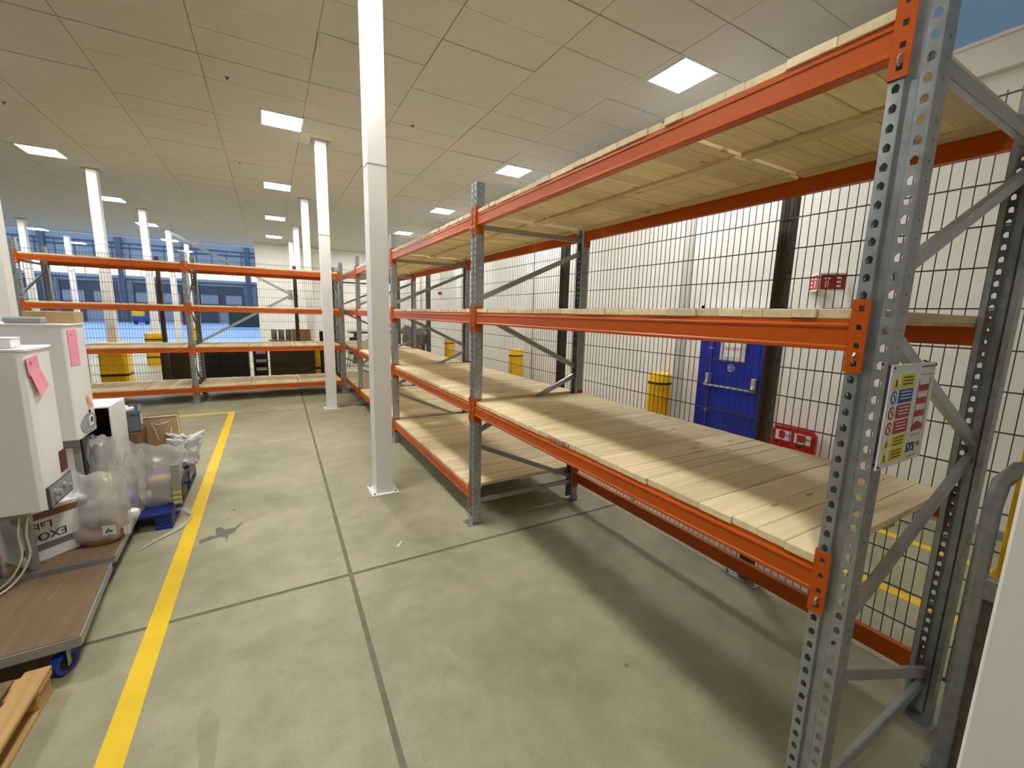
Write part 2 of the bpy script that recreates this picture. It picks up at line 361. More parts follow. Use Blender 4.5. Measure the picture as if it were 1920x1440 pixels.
for k in range(8):
    xa = -39+6.2*k; n += 1
    wdw = tag(part('window_%d' % n, MB().box(xa, xa+5.6, HY-.05, HY+.02, 5.4, 6.75), EWIN, None), 'bright high window number %s from the left in the tall hall' % ['one', 'two', 'three', 'four', 'five', 'six', 'seven', 'eight'][k], 'window', kind='structure')
    for j in range(5): part('mullion', MB().box(xa+1.4*j-.04, xa+1.4*j+.04, HY-.1, HY-.05, 5.4, 6.75), HALLF, wdw)
    part('glazing_bar', MB().box(xa, xa+5.6, HY-.1, HY-.05, 6.2, 6.26), HALLF, wdw)
    part('hall_pier', MB().box(xa-.55, xa-.05, HY-.5, HY-.1, 0, 12), HALLF, wh)
    dd = MB().box(xa+.6, xa+5.2, HY-.2, HY-.06, 2.2, 4.6)
    dk = tag(part('door_%d' % n, dd, HALLD, None), 'dark dock door %s from the left in the tall hall' % ['first', 'second', 'third', 'fourth', 'fifth', 'sixth', 'seventh', 'eighth'][k], 'door', kind='structure')
    part('door_track', MB().box(xa+.5, xa+.6, HY-.3, HY-.1, 0, 4.7).box(xa+5.2, xa+5.3, HY-.3, HY-.1, 0, 4.7), HALLF, dk)
    part('door_leaf', MB().box(xa+.6, xa+2.4, HY-.25, HY-.06, 0, 2.2), HALLD, dk)
    for q in (.75, 3.3): part('door_panel', MB().box(xa+q, xa+q+1.75, HY-.28, HY-.2, 2.3, 3.5), HALLW, dk)
# ---- columns
cm = MB().box(-.088, .088, -.105, .105, 0, CZ).mesh('column_casing', WHITE, bev=.004)
cs = MB().box(-.0905, .0905, -.1075, .1075, 3.28, 3.286).mesh('casing_joint', GREYM)
cb = MB().box(-.14, .14, -.15, .15, 0, .016).mesh('base_plate', WHITE, bev=.003)
ct = MB().box(-.15, .15, -.15, .15, CZ-.012, CZ-.002).mesh('head_plate', GREYM)
bt = MB().lathe([(.011, 0), (.011, .012), (.006, .013), (.006, .02)], n=8).mesh('bolt', GREYM)
def column(x, y, label, plate=True):
    t = thing('column', label, 'column', (x, y, 0), group='white box columns')
    ob('column_casing', cm, t); ob('casing_joint', cs, t); ob('head_plate', ct, t)
    if plate:
        b = ob('base_plate', cb, t)
        for a in ((-.11, -.12), (.11, -.12), (-.11, .12), (.11, .12)): ob('bolt', bt, b, (a[0], a[1], .016))
    return t
XC = .965
column(XC, .027, 'white box column cut off by the bottom right corner')
column(XC, 4.46, 'large white box column in the middle aisle')
column(XC+.01, 8.9, 'second white box column, in front of the far rack')
column(XC+.05, 13.5, 'white box column just behind the far rack, right of its post')
column(XC+.05, 17.9, 'slim white column behind the far rack, left of the one just behind it')
column(XC+.05, 21.9, 'farthest slim white column against the far white wall')
column(-3.27, 8.9, 'white column at the left edge behind the boilers', False)
column(-3.27, 13.5, 'tallest white column beyond the left half of the far rack')
column(-3.27, 17.9, 'middle white column beyond the far rack, with a yellow guard')
column(-3.27, 21.9, 'white column carrying the grey bracing strut')
column(-3.25, 26.0, 'farthest slim white column at the edge of the tall hall')
column(-7.55, 22.6, 'thin white column at far left beyond the mesh')
column(-7.55, 26.6, 'thin white column standing where the tall hall begins')
column(-7.55, 18.2, 'white column left of the far rack, outside the fence')
wc = MB().box(-.1, .1, -.12, .12, 0, 4.1).mesh('column_casing', WHITE, bev=.004)
cn = ['nearest', 'second', 'third', 'fourth', 'fifth']
for k in range(5):
    tag(ob('wall_column', wc, None, (5.5, 4.55+4.45*k, 0)), f'white column along the right wall, {cn[k]} of five', 'column', 'columns along the right wall')
# bracing strut
br = thing('wall_bracing', 'large grey V shaped steel bracing between far columns', 'bracing')
node = (.93, 21.75, 2.56)
part('brace_bar', MB().bar((-3.2, 21.75, 4.8), node, .10, .10), GREYM, br); part('brace_bar', MB().bar(node, (-3.2, 21.75, .12), .10, .10), GREYM, br)
part('gusset_plate', MB().box(.78, .98, 21.72, 21.78, 2.35, 2.78), GREYM, br)
# ---- protectors
pp = [(.20, 0), (.215, .02)]
for k in range(5):
    z = .05+k*.2; pp += [(.215, z), (.222, z+.02), (.222, z+.14), (.215, z+.16)]
pp += [(.215, 1.06), (.20, 1.09), (.15, 1.10)]
prm = MB().lathe(pp, n=20).mesh('guard_shell', YPL, True)
stm = MB().lathe([(.224, 0), (.226, .002), (.226, .033), (.224, .035)], n=20).mesh('strap', BLACK)
def guard(x, y, label, s=1.0, straps=(.28, .93)):
    t = thing('column_guard', label, 'column guard', (x, y, 0), group='yellow column guards'); t.scale = (s, s, 1)
    ob('guard_shell', prm, t)
    for z in straps: ob('strap', stm, t, (0, 0, z))
for k, l in enumerate(['nearest yellow guard at the right wall, beside the blue door', 'second yellow guard along the right wall', 'third yellow guard along the right wall', 'fourth yellow guard along the right wall', 'farthest yellow guard along the right wall']):
    guard(5.17, 4.47+4.42*k, l, .78)
def sqguard(x, y, label):
    t = thing('column_guard', label, 'column guard', (x, y, 0), group='yellow column guards')
    b = MB().prism([(-.26, -.20), (-.20, -.26), (.20, -.26), (.26, -.20), (.26, .20), (.20, .26), (-.20, .26), (-.26, .20)], lambda u, v, z: (u, v, z), 0, 1.05)
    for k in range(9): b.box(-.19+.042*k, -.172+.042*k, -.27, -.26, .1, .98)
    part('guard_shell', b, YPL, t, bev=.006)
    for z in (.25, .82): part('strap', MB().prism([(-.265, -.205), (-.205, -.272), (.205, -.272), (.265, -.205), (.265, .205), (.205, .265), (-.205, .265), (-.265, .205)], lambda u, v, q: (u, v, q), z, z+.05), BLACK, t)
sqguard(-3.27, 13.5, 'large yellow guard round the column behind the left bay')
sqguard(-3.27, 17.9, 'yellow guard with dark strap at the middle column beyond the fence')
sqguard(1.015, 13.5, 'yellow guard round the column behind the right bay')
sqguard(-3.25, 26.0, 'farthest yellow guard, behind the middle post of the far rack')
# ================================================================ RACKS
ZL = [.317, 1.125, 1.925, 2.725]; BH = .096; XA = 1.5176; DEP = 1.19; UH = 2.99
def cell(mb, fn, W, z0, z1, cu, cz, hole):
    out = [(0, z1), (cu, z1), (W, z1), (W, cz), (W, z0), (cu, z0), (0, z0), (0, cz)]
    hl = [(cu+a, cz+b) for a, b in hole]; nn = len(mb.v)
    mb.v += [tuple(fn(u, z)) for u, z in out+hl]
    mb.f += [(nn+k, nn+(k+1) % 8, nn+8+(k+1) % 8, nn+8+k) for k in range(8)]
PENT = [(-.0055, .0085), (0, .0125), (.0055, .0085), (.0095, .002), (.0070, -.0115), (0, -.0115), (-.0070, -.0115), (-.0095, .002)]
SQ = [(-.007, .008), (0, .008), (.007, .008), (.007, 0), (.007, -.008), (0, -.008), (-.007, -.008), (-.007, 0)]
DOT = [(-.003, .003), (0, .004), (.003, .003), (.004, 0), (.003, -.003), (0, -.004), (-.003, -.003), (-.004, 0)]
def solid(mb, name, m, th):
    me = mb.mesh(name, m); o = bpy.data.objects.new('tmp', me); COL.objects.link(o)
    bm = bmesh.new(); bm.from_mesh(me); bmesh.ops.remove_doubles(bm, verts=bm.verts, dist=1e-5); bmesh.ops.recalc_face_normals(bm, faces=bm.faces); bm.to_mesh(me); bm.free()
    md = o.modifiers.new('s', 'SOLIDIFY'); md.thickness = th; md.offset = 0
    r = bpy.data.meshes.new_from_object(o.evaluated_get(bpy.context.evaluated_depsgraph_get())); r.name = name
    bpy.data.objects.remove(o); return r
# local frame of an upright: face at x=0 looking towards -x, width along y (0..0.1), depth +x
um = MB(); N_ = 59; zb = .02
def q4(mb, fn, W, z0, z1): n0 = len(mb.v); mb.v += [tuple(fn(u, z)) for u, z in ((0, z0), (W, z0), (W, z1), (0, z1))]; mb.f.append((n0, n0+1, n0+2, n0+3))
strips = [(lambda u, z: (.072, .018-u, z), .018, None), (lambda u, z: (.072-u, 0, z), .072, 'd'), (lambda u, z: (0, u, z), .034, 'p'),
          (lambda u, z: (u*.96, .034+u*.28, z), .0135, None), (lambda u, z: (.013, .0378+u, z), .0244, None), (lambda u, z: (.013-u*.96, .0622+u*.28, z), .0135, None),
          (lambda u, z: (0, .066+u, z), .034, 'p'), (lambda u, z: (u, .1, z), .072, 'd'), (lambda u, z: (.072, .1-u, z), .018, None)]
for fn, W, h in strips:
    if h is None: q4(um, fn, W, zb, zb+N_*.05)
    else:
        for k in range(N_):
            if h == 'p': cell(um, fn, W, zb+k*.05, zb+k*.05+.05, W/2, zb+k*.05+.025, PENT)
            elif k % 1 == 0: cell(um, fn, W, zb+k*.05, zb+k*.05+.05, W*.45, zb+k*.05+.025, DOT)
UPM = solid(um, 'upright', GALV, .0022)
FPM = MB().box(-.055, .09, -.02, .12, 0, .006).box(-.003, .001, 0, .1, .006, .07).mesh('foot_plate', GALV, bev=.001)
FBM = MB().lathe([(.012, .006), (.012, .018), (.007, .02), (.007, .034), (.003, .036)], n=8).mesh('anchor_bolt', GALV)
pm_ = [(.046, 0), (.012, 0), (.012, -.011), (.002, -.014), (0, -.018), (0, -.024), (.0035, -.028), (.0035, -.079), (0, -.084), (0, -.092), (.003, -BH), (.046, -BH)]
def beam_mesh(L, name='beam'): return MB().prism(pm_, lambda u, v, t: (u, t, v), 0, L).mesh(name, ORANGE, bev=0)
# connector, bay side at y=0 going to +y (near end of beam sits on the upright behind it: plate covers y -0.04..0)
cmn = MB()
for k in range(4): cell(cmn, lambda u, z: (-.006, -.042+u, z), .046, -.158+k*.054, -.158+k*.054+.054, .021, -.158+k*.054+.027, SQ)
for a, b in ((0, 1),): q4(cmn, lambda u, z: (-.006+u, .004, z), .066, -.158, .058)
CNM = solid(cmn, 'end_connector', ORANGE, .004)
CPIN = MB().tube([(-.010, -.021, -.128), (-.016, -.021, -.122), (-.017, -.021, -.108), (-.010, -.021, -.100)], .004, 8).mesh('safety_pin', GALV, True)
def place(o, origin, mode):
    # mode 'A': run along +y, aisle on -x ; 'B': run along +x, aisle on -y (mirror of axes x<->y)
    o.matrix_local = mode @ o.matrix_local if False else o.matrix_local
    return o
SWAP = Matrix(((0, 1, 0, 0), (1, 0, 0, 0), (0, 0, 1, 0), (0, 0, 0, 1)))
def rack(name, label, origin, swap, posts, bays):
    """posts: list of run positions (start of each upright); bays: list of (i, front levels, rear levels)"""
    rk = thing(name, label, 'rack', origin)
    S = SWAP if swap else Matrix.Identity(4)
    def put(nm, me, loc, mirror_x=False, mirror_y=False, parent=None):
        o = ob(nm, me, parent or rk); m = Matrix.Translation(loc) @ Matrix.Diagonal((-1 if mirror_x else 1, -1 if mirror_y else 1, 1, 1))
        o.matrix_local = m if parent else S @ m
        return o
    for p in posts:
        for side in (0, 1):
            x = DEP if side else 0
            u = put('upright', UPM, (x, p, 0), bool(side))
            fp = ob('foot_plate', FPM, u)
            ob('anchor_bolt', FBM, u, (-.035, .035, 0)); ob('anchor_bolt', FBM, u, (.075, .1, 0)) if False else None
        xf, xr = .05, DEP-.05; yc = p+.05
        for (a, za, b, z2) in ((xf, .21, xr, .21), (xr, .26, xf, .74), (xf, .87, xr, 1.34), (xr, 1.41, xf, 1.92), (xf, 2.04, xr, 2.52), (xf, 2.63, xr, 2.63)):
            A, B = Vector((a, yc-.012, za)), Vector((b, yc-.012, z2)); d = (B-A).normalized(); un = Vector((0, 1, 0)).cross(d)
            mb = MB(); hw, dp = .021, .024      # open C channel
            for o1, o2, w1, w2 in ((-hw, hw, -.0015, .0015), (-hw, -hw+.003, 0, dp), (hw-.003, hw, 0, dp)):
                vs = [P+un*o+Vector((0, w_, 0)) for P in (A, B) for o, w_ in ((o1, w1), (o2, w1), (o2, w2), (o1, w2))]
                mb.add(vs, [(0, 1, 2, 3), (7, 6, 5, 4), (0, 4, 5, 1), (1, 5, 6, 2), (2, 6, 7, 3), (3, 7, 4, 0)])
            o = part('cross_brace', mb, GALVD, rk); o.matrix_local = S @ Matrix.Identity(4)
    for i, fl, rl in bays:
        y0 = posts[i]+.1; L = posts[i+1]-y0; me = beam_mesh(L)
        for lv in fl:
            b = put('front_beam', me, (-.001, y0, ZL[lv]))
            for far_ in (0, 1):
                c = put('end_connector', CNM, (0, L if far_ else 0, 0), False, bool(far_), b)
            pn = put('safety_pin', CPIN, (0, L, 0), False, True, b)
            put('safety_pin', CPIN, (0, 0, 0), False, False, b)
        for lv in rl:
            b = put('rear_beam', me, (DEP+.001, y0, ZL[lv]), True)
            for far_ in (0, 1): put('end_connector', CNM, (0, L if far_ else 0, 0), False, bool(far_), b)
    return rk
PA = [.511+2.8*k for k in range(5)]
rack('pallet_rack', 'long orange and galvanised pallet rack running down the right side', (XA, 0, 0), False, PA,
     [(0, (1, 2, 3), (0, 1, 2, 3)), (1, (0, 1, 2, 3), (0, 1, 2, 3)), (2, (0, 1, 2, 3), (0, 1, 2, 3)), (3, (0, 1, 2, 3), (0, 1, 2, 3))])
YB = 10.367; PB = [-3.68, -1.415, 1.38]
rack('pallet_rack', 'orange two bay pallet rack across the far end, facing the viewer', (0, YB, 0), True, PB,
     [(0, (0, 1, 2, 3), (0, 1, 2, 3)), (1, (0, 1, 2, 3), (0, 1, 2, 3))])
# decks: loose panels of nine planks on three battens
TH = .031
plk = {}
def plank_mesh(wd):
    if wd not in plk: plk[wd] = MB().box(0, 1.165, .001, wd-.001, 0, TH).mesh('plank', PINE, bev=.0025)
    return plk[wd]
SH = ['bottom', 'second', 'third', 'top']
def deck(y0, y1, lv, origin, swap, label, group, x0=.008):
    S = SWAP if swap else Matrix.Identity(4)
    t = thing('deck_panel', label, 'shelf deck', origin, group=group)
    L = y1-y0; n = max(1, round(L/.1)); wd = L/n
    wd = round(wd, 4)
    ws = []
    while L-sum(ws) > .24: ws.append(R.choice([.075, .10, .10, .145, .19]))
    rest = round(L-sum(ws), 3); ws += [rest] if rest < .12 else [round(rest/2, 3), round(rest-round(rest/2, 3), 3)]
    yy = y0
    for wk in ws:
        o = ob('plank', plank_mesh(wk), t)
        o.matrix_local = S @ Matrix.Translation((x0+R.uniform(-.006, .006), yy, ZL[lv]+R.uniform(0, .002))); yy += wk
    for x in (.053, .55, 1.05):
        o = part('batten', MB().box(x, x+.085, y0+.003, y1-.003, ZL[lv]-.015, ZL[lv]-.0005), PINEY, t); o.matrix_local = S
    return t
pn3 = ['nearest', 'middle', 'farthest']; bn = ['nearest bay', 'second bay', 'third bay', 'corner bay']
for b in range(4):
    a0, a1 = PA[b]+.104, PA[b+1]-.004
    for lv in ((1, 2, 3) if b == 0 else (0, 1, 2, 3)):
        if lv == 3 and b < 3: cuts = [(a0, a0+.79), (a0+.815, a0+1.66), (a0+1.662, a0+2.47), (a0+2.495, a1)]; nm = ['nearest', 'second', 'third', 'narrow farthest']
        else: w3 = (a1-a0)/3; cuts = [(a0+w3*k, a0+w3*(k+1)-.004) for k in range(3)]; nm = pn3
        for (c0, c1), q in zip(cuts, nm):
            deck(c0, c1, lv, (XA, 0, 0), False, f'pine plank deck panel, {q}, on the {SH[lv]} shelf of the {bn[b]}', f'deck panels of the long right rack')
for b in range(2):
    a0, a1 = PB[b]+.104, PB[b+1]-.004; w3 = (a1-a0)/3
    for lv in range(4):
        for k in range(3):
            deck(a0+w3*k, a0+w3*(k+1)-.01, lv, (0, YB, 0), True, f'pine plank deck panel, {["left","middle","right"][k]} of three, {SH[lv]} shelf, {["left","right"][b]} bay of the far rack', 'deck panels of the far rack')
# stamped ink on plank ends of the near bay's second shelf
dk = [o for o in bpy.data.objects if o.get('label', '').startswith('pine plank deck panel, middle, on the second shelf of the nearest')][0]
text('ink_stamp', '1GH 09 A DG A', .034, INK, dk, frame4((-.0015, 2.06, ZL[1]+.016), (0, -1, 0), (0, 0, 1)), .0004)
# ================================================================ FENCE
FZ0, FZT = .06, 2.96
def mesh_panel(label, a, b):
    a, b = Vector(a), Vector(b); d = (b-a); L = d.length; d.normalize(); nrm = Vector((-d.y, d.x, 0))
    t = thing('mesh_fence_panel', label, 'mesh fence', tuple((a+b)/2), group='welded mesh fence panels')
    o_ = (a+b)/2; mb = MB(); n = int(L/.048)
    for k in range(n+1):
        p = a+d*(k*.048+(L-n*.048)/2)-o_; mb.bar(p+Vector((0, 0, FZ0)), p+Vector((0, 0, FZT+.02)), .004, .004)
    k = 0
    z = FZT
    while z > FZ0:
        for off in (.005,): mb.bar(a-o_+nrm*off+Vector((0, 0, z)), b-o_+nrm*off+Vector((0, 0, z)), .006, .007)
        z -= .1925
    for off in (.005,): mb.bar(a-o_+nrm*off+Vector((0, 0, FZ0+.015)), b-o_+nrm*off+Vector((0, 0, FZ0+.015)), .012, .02)
    tag(part('wire_mesh', mb, WIRE, t), kind='stuff'); return t
pb = MB().box(-.04, .04, -.04, .04, 0, 2.97).mesh('post', FENCE, bev=.003)
pc = MB().box(-.03, .03, -.03, .03, 2.97, 2.975).mesh('post_cap', BLACK)
fbp = MB().box(-.10, .10, -.13, .13, 0, .008).mesh('base_plate', GALV, bev=.001)
clip = MB().box(.04, .052, -.015, .015, -.02, .02).mesh('clip', FENCE)
def post(x, y, label, side=0):
    t = thing('fence_post', label, 'fence post', (x, y, 0), side, group='fence posts')
    ob('post', pb, t); ob('post_cap', pc, t); p = ob('base_plate', fbp, t)
    for q in ((-.075, -.1), (-.075, .1), (.075, -.1), (.075, .1)): ob('anchor_bolt', FBM, p, (q[0], q[1], 0))
    for z in (.45, 1.05, 1.65, 2.25, 2.8):
        ob('clip', clip, t, (0, 0, z), (0, 0, -math.pi/2))
FX = 2.985; FYB = 11.98
py = [-.85, 1.66, 4.13, 6.6, 9.07, 11.55]; pl = ['out of view to the right', 'nearest, in front of the blue door', 'second, behind the post of the long rack', 'third', 'fourth', 'fifth, near the corner']
for y, l in zip(py, pl): post(FX+.045, y, f'dark grey fence post along the right, {l}')
on_ = ['nearest', 'second', 'third', 'fourth', 'fifth']
for k in range(5): mesh_panel(f'grey welded mesh panel behind the long rack, {on_[k]}', (FX, py[k]+.0, 0), (FX, py[k+1]-.0, 0))
post(FX+.045, FYB+.045, 'dark grey fence post at the inner corner')
mesh_panel('short grey welded mesh panel at the corner', (FX, 11.55, 0), (FX, FYB, 0))
px_ = [-7.3, -4.65, -2.05, .6]
for x, l in zip(px_, ['outermost left', 'at the left end of the far rack', 'behind the left bay', 'behind the right bay']): post(x, FYB+.045, f'dark grey fence post behind the far rack, {l}', math.pi/2)
for a, b, l in ((-7.3, -4.65, 'far left'), (-4.65, -2.05, 'behind the left bay'), (-2.05, .6, 'behind the middle'), (.6, FX, 'behind the right end')):
    mesh_panel(f'grey welded mesh panel behind the far rack, {l}', (a, FYB, 0), (b, FYB, 0))
# ================================================================ DOOR, SIGNS, RED TRAY at the right wall
dr = thing('door_1', 'blue emergency door with push bar behind the fence', 'door', (5.6, 0, 0), kind='structure')
part('door_frame', MB().box(-.01, .05, 3.03, 3.08, 0, 2.12).box(-.01, .05, 4.12, 4.17, 0, 2.12).box(-.01, .05, 3.03, 4.17, 2.07, 2.12), WHTM, dr)
part('door_leaf', MB().box(0, .045, 3.08, 4.12, 0, 2.07), BLUED, dr, bev=.002)
wn = part('window', MB().box(-.012, .002, 3.42, 3.80, 1.34, 1.95), GLASSD, dr, bev=.002)
fr = MB()
for a in ((3.40, 3.42, 1.32, 1.97), (3.80, 3.82, 1.32, 1.97), (3.42, 3.80, 1.32, 1.34), (3.42, 3.80, 1.95, 1.97)): fr.box(-.02, 0, *a)
part('pane_bead', fr, BLUED, wn)
part('notice', MB().box(-.016, -.013, 3.48, 3.73, 1.41, 1.80), PAPER, wn)
FACE = lambda y, z, x: frame4((x, y, z), (0, -1, 0), (0, 0, 1))
text('notice_text', 'NO EXIT', .068, RINK, wn, FACE(3.605, 1.52, -.018))
disc = MB().tube([(-.006, 3.61, 1.255), (-.002, 3.61, 1.255)], .052, 20); sg = part('round_sign', disc, PAPER, dr)
part('sign_disc', MB().tube([(-.008, 3.61, 1.255), (-.006, 3.61, 1.255)], .042, 20), BINK, sg); text('sign_text', 'FD', .05, PAPER, sg, FACE(3.61, 1.255, -.0085))
pbx = part('push_bar', MB().tube([(-.10, 3.96, .985), (-.10, 3.25, .985)], .014, 10), SILV, dr, True)
for y in (3.93, 3.25): part('bar_end', MB().box(-.06, 0, y-.035, y+.035, .96, 1.15).bar((-.10, y, .985), (-.03, y, 1.06), .04, .03), SILV, pbx, bev=.006)
part('bolt_rod', MB().tube([(-.02, 3.93, 1.15), (-.02, 3.93, 2.05)], .008, 8).tube([(-.02, 3.93, .1), (-.02, 3.93, .96)], .008, 8).box(-.035, 0, 3.91, 3.95, 1.50, 1.53).box(-.035, 0, 3.91, 3.95, .58, .62), SILV, pbx)
# v-shaped fire sign
fs = thing('fire_sign', 'red and cream V shaped fire extinguisher sign on the right wall', 'sign', (5.648, 2.56, 2.37))
for k in (0, 1):
    sx = -1 if k else 1
    base = Vector((-.20, .02, 0)); end = Vector((0, .20 if k else -.17, 0)); d = (end-base).normalized(); nn = Vector((0, 0, 1)).cross(d)*(-1 if not k else 1)
    L = (end-base).length
    part('sign_leaf', MB().bar(base+d*.0, end, .003, .20), LUM, fs)
    off = -Vector((d.y, -d.x, 0)) if k else Vector((d.y, -d.x, 0))
    off = Vector((d.y, -d.x, 0)); off = off if off.x < 0 else -off
    o1 = off*.003
    part('red_field', MB().bar(base+d*.02+o1, end-d*.02+o1, .002, .16), REDS, fs)
    o2 = off*.006; c1 = base+d*L*.3+o2
    part('extinguisher_mark', MB().bar(c1+Vector((0, 0, -.06)), c1+Vector((0, 0, .015)), .002, .03, tuple(d)).bar(c1+Vector((0, 0, .03)), c1+Vector((0, 0, .055)), .002, .06, tuple(d)), LUM, fs)
    for j in range(3):
        c2 = base+d*L*.72+o2+Vector((0, 0, -.045+.045*j)); part('flame_mark', MB().bar(c2-d*.022, c2+d*.022, .002, .022), LUM, fs)
# red extinguisher stand top with two labels
tr = thing('extinguisher_stand', 'red double fire extinguisher stand by the right wall', 'fire point', (5.45, 2.63, 0))
part('back_panel', MB().prism([(-.25, 0), (.25, 0), (.25, .57), (.20, .64), (-.20, .64), (-.25, .57)], lambda u, v, t: (t, u, v), 0, .05), RED, tr, bev=.008)
part('base', MB().box(-.22, .05, -.29, .29, 0, .06), RED, tr, bev=.01)
part('rim', MB().tube([(.02, -.24, .57), (.02, -.19, .635), (.02, .19, .635), (.02, .24, .57)], .03, 10), RED, tr, True)
for y in (-.11, .11):
    l_ = part('label_plate', MB().box(-.004, 0, y-.09, y+.09, .47, .59), PAPER, tr)
    part('label_mark', MB().box(-.006, -.004, y-.02, y+.05, .49, .58), REDS, l_)
    text('label_text', 'FIRE', .04, INK, l_, FACE(y-.055, .535, -.0065))
for y, l in ((-.13, 'right'), (.13, 'left')):
    e = tag(part('fire_extinguisher', MB().lathe([(.07, .06), (.075, .08), (.075, .36), (.05, .41), (.02, .43), (.02, .46)], (5.35, 2.63+y, 0), 16), RED, None, True), f'red fire extinguisher on the {l} side of the stand', 'extinguisher')
    part('valve', MB().box(5.31, 5.39, 2.61+y, 2.65+y, .46, .48), BLACK, e)
sa = thing('alarm_sounder', 'small red alarm sounder high on the right wall', 'alarm', (5.6, 15.4, 2.65))
part('housing', MB().lathe([(.06, -.05), (.075, -.03), (.075, .04), (.05, .06)], n=14), RED, sa, True); part('conduit', MB().box(.02, .045, -.012, .012, .06, 1.4), WHTM, sa)
# load notice on the near frame
sg = thing('load_notice', 'white rack safety notice tied to the nearest frame', 'sign', (0, 0, 0))
SX0, SX1, SZ0, SZ1, SY = 1.512, 1.835, 1.488, 1.80, .497
part('board', MB().box(SX0, SX1, SY, SY+.004, SZ0, SZ1), PAPER, sg, bev=.0008)
def sgx(u): return SX0+(SX1-SX0)*u
def sgz(v): return SZ1-(SZ1-SZ0)*v
def pl_(name, u0, u1, v0, v1, m, off=.001): return part(name, MB().box(sgx(u0), sgx(u1), SY-off, SY, sgz(v1), sgz(v0)), m, sg)
SF = lambda u, v, o=.0018: frame4((sgx(u), SY-o, sgz(v)), (1, 0, 0), (0, 0, 1))
rowsS = [(.10, .22, YELP, 'tri'), (.24, .37, BINK, 'cir'), (.39, .52, REDP, 'cir'), (.54, .67, REDP, 'cir'), (.69, .80, YELP, 'tri'), (.82, .94, YELP, 'tri')]
for v0, v1, m, s in rowsS:
    pp_ = pl_('warning_field', .22, .52, v0, v1, m)
    for j in range(3): part('print_line', MB().box(sgx(.26), sgx(.48), SY-.0016, SY-.001, sgz(v0+.02+.032*j+.010), sgz(v0+.02+.032*j)), INK if m is YELP else PAPER, sg)
    if s == 'tri':
        part('warning_triangle', MB().prism([(sgx(.05), sgz(v1)), (sgx(.19), sgz(v1)), (sgx(.12), sgz(v0))], lambda a, b, t: (a, t, b), SY-.001, SY), YELP, sg)
        part('triangle_mark', MB().box(sgx(.11), sgx(.13), SY-.0016, SY-.001, sgz(v1-.015), sgz(v0+.04)), INK, sg)
    else:
        cx_, cz_ = sgx(.12), sgz((v0+v1)/2); part('round_symbol', MB().tube([(cx_, SY, cz_), (cx_, SY-.001, cz_)], .0195, 16), m, sg)
        part('symbol_centre', MB().tube([(cx_, SY-.001, cz_), (cx_, SY-.0016, cz_)], .014, 16), PAPER, sg); part('symbol_bar', MB().bar((cx_-.009, SY-.002, cz_+.009), (cx_+.009, SY-.002, cz_-.009), .002, .004), m, sg)
for v0 in (.22, .35, .48): pl_('load_bar', .66, .88, v0, v0+.065, REDP)
part('load_bar', MB().prism([(sgx(.64), sgz(.69)), (sgx(.88), sgz(.68)), (sgx(.88), sgz(.63)), (sgx(.76), sgz(.59)), (sgx(.64), sgz(.63))], lambda a, b, t: (a, t, b), SY-.001, SY), REDP, sg)
pl_('diagram_line', .645, .652, .16, .70, GINK); pl_('diagram_line', .90, .907, .16, .70, GINK); pl_('diagram_line', .66, .94, .115, .12, GINK); pl_('diagram_line', .66, .94, .03, .045, GINK)
for v in (.73, .95): pl_('print_line', .64, .86, v, v+.006, GINK)
text('sign_text', 'STS', .042, INK, sg, SF(.68, .86)); text('sign_text', 'UK', .022, GINK, sg, SF(.86, .84))
for u, v in ((.03, .03), (.97, .03), (.03, .97)): part('cable_tie', MB().tube([(sgx(u), SY-.004, sgz(v)), (sgx(u), SY+.03, sgz(v)+.01)], .003, 6), BLACK, sg)
# ================================================================ RIGHT EDGE: galvanised tube stand, yellow guard piece
gt = thing('tube_frame', 'galvanised steel tube frame with rounded top at the right edge', 'steel frame', (0, 0, 0))
part('tube', MB().tube([(2.42, .413, 0), (2.42, .42, 1.22), (2.42, .412, 1.32), (2.42, .375, 1.39), (2.42, .31, 1.415), (2.42, .2, 1.42), (2.42, -.4, 1.42)], .027, 12), GALV, gt, True)
part('tube', MB().tube([(2.46, .335, 0), (2.46, .335, 1.38)], .024, 8), GALV, gt, True)
part('infill_strip', MB().box(2.43, 2.436, .362, .396, 0, .84), RUST, gt)
part('cross_piece', MB().box(2.41, 2.45, .355, .40, .84, .93), GALV, gt, bev=.003)
part('foot_bar', MB().box(2.38, 2.48, -.4, .46, 0, .012), GALV, gt)
yg = thing('yellow_guard', 'yellow steel corner guard at the right edge beside the tube frame', 'guard', (2.56, .39, 0))
part('guard_plate', MB().box(-.02, .02, -.035, .005, .90, 1.45), YPL, yg, bev=.002); part('guard_foot', MB().box(-.04, .05, -.05, .02, .88, .90), YPL, yg)
part('guard_post', MB().box(-.02, .06, -.03, .01, 0, .88), GALV, yg)
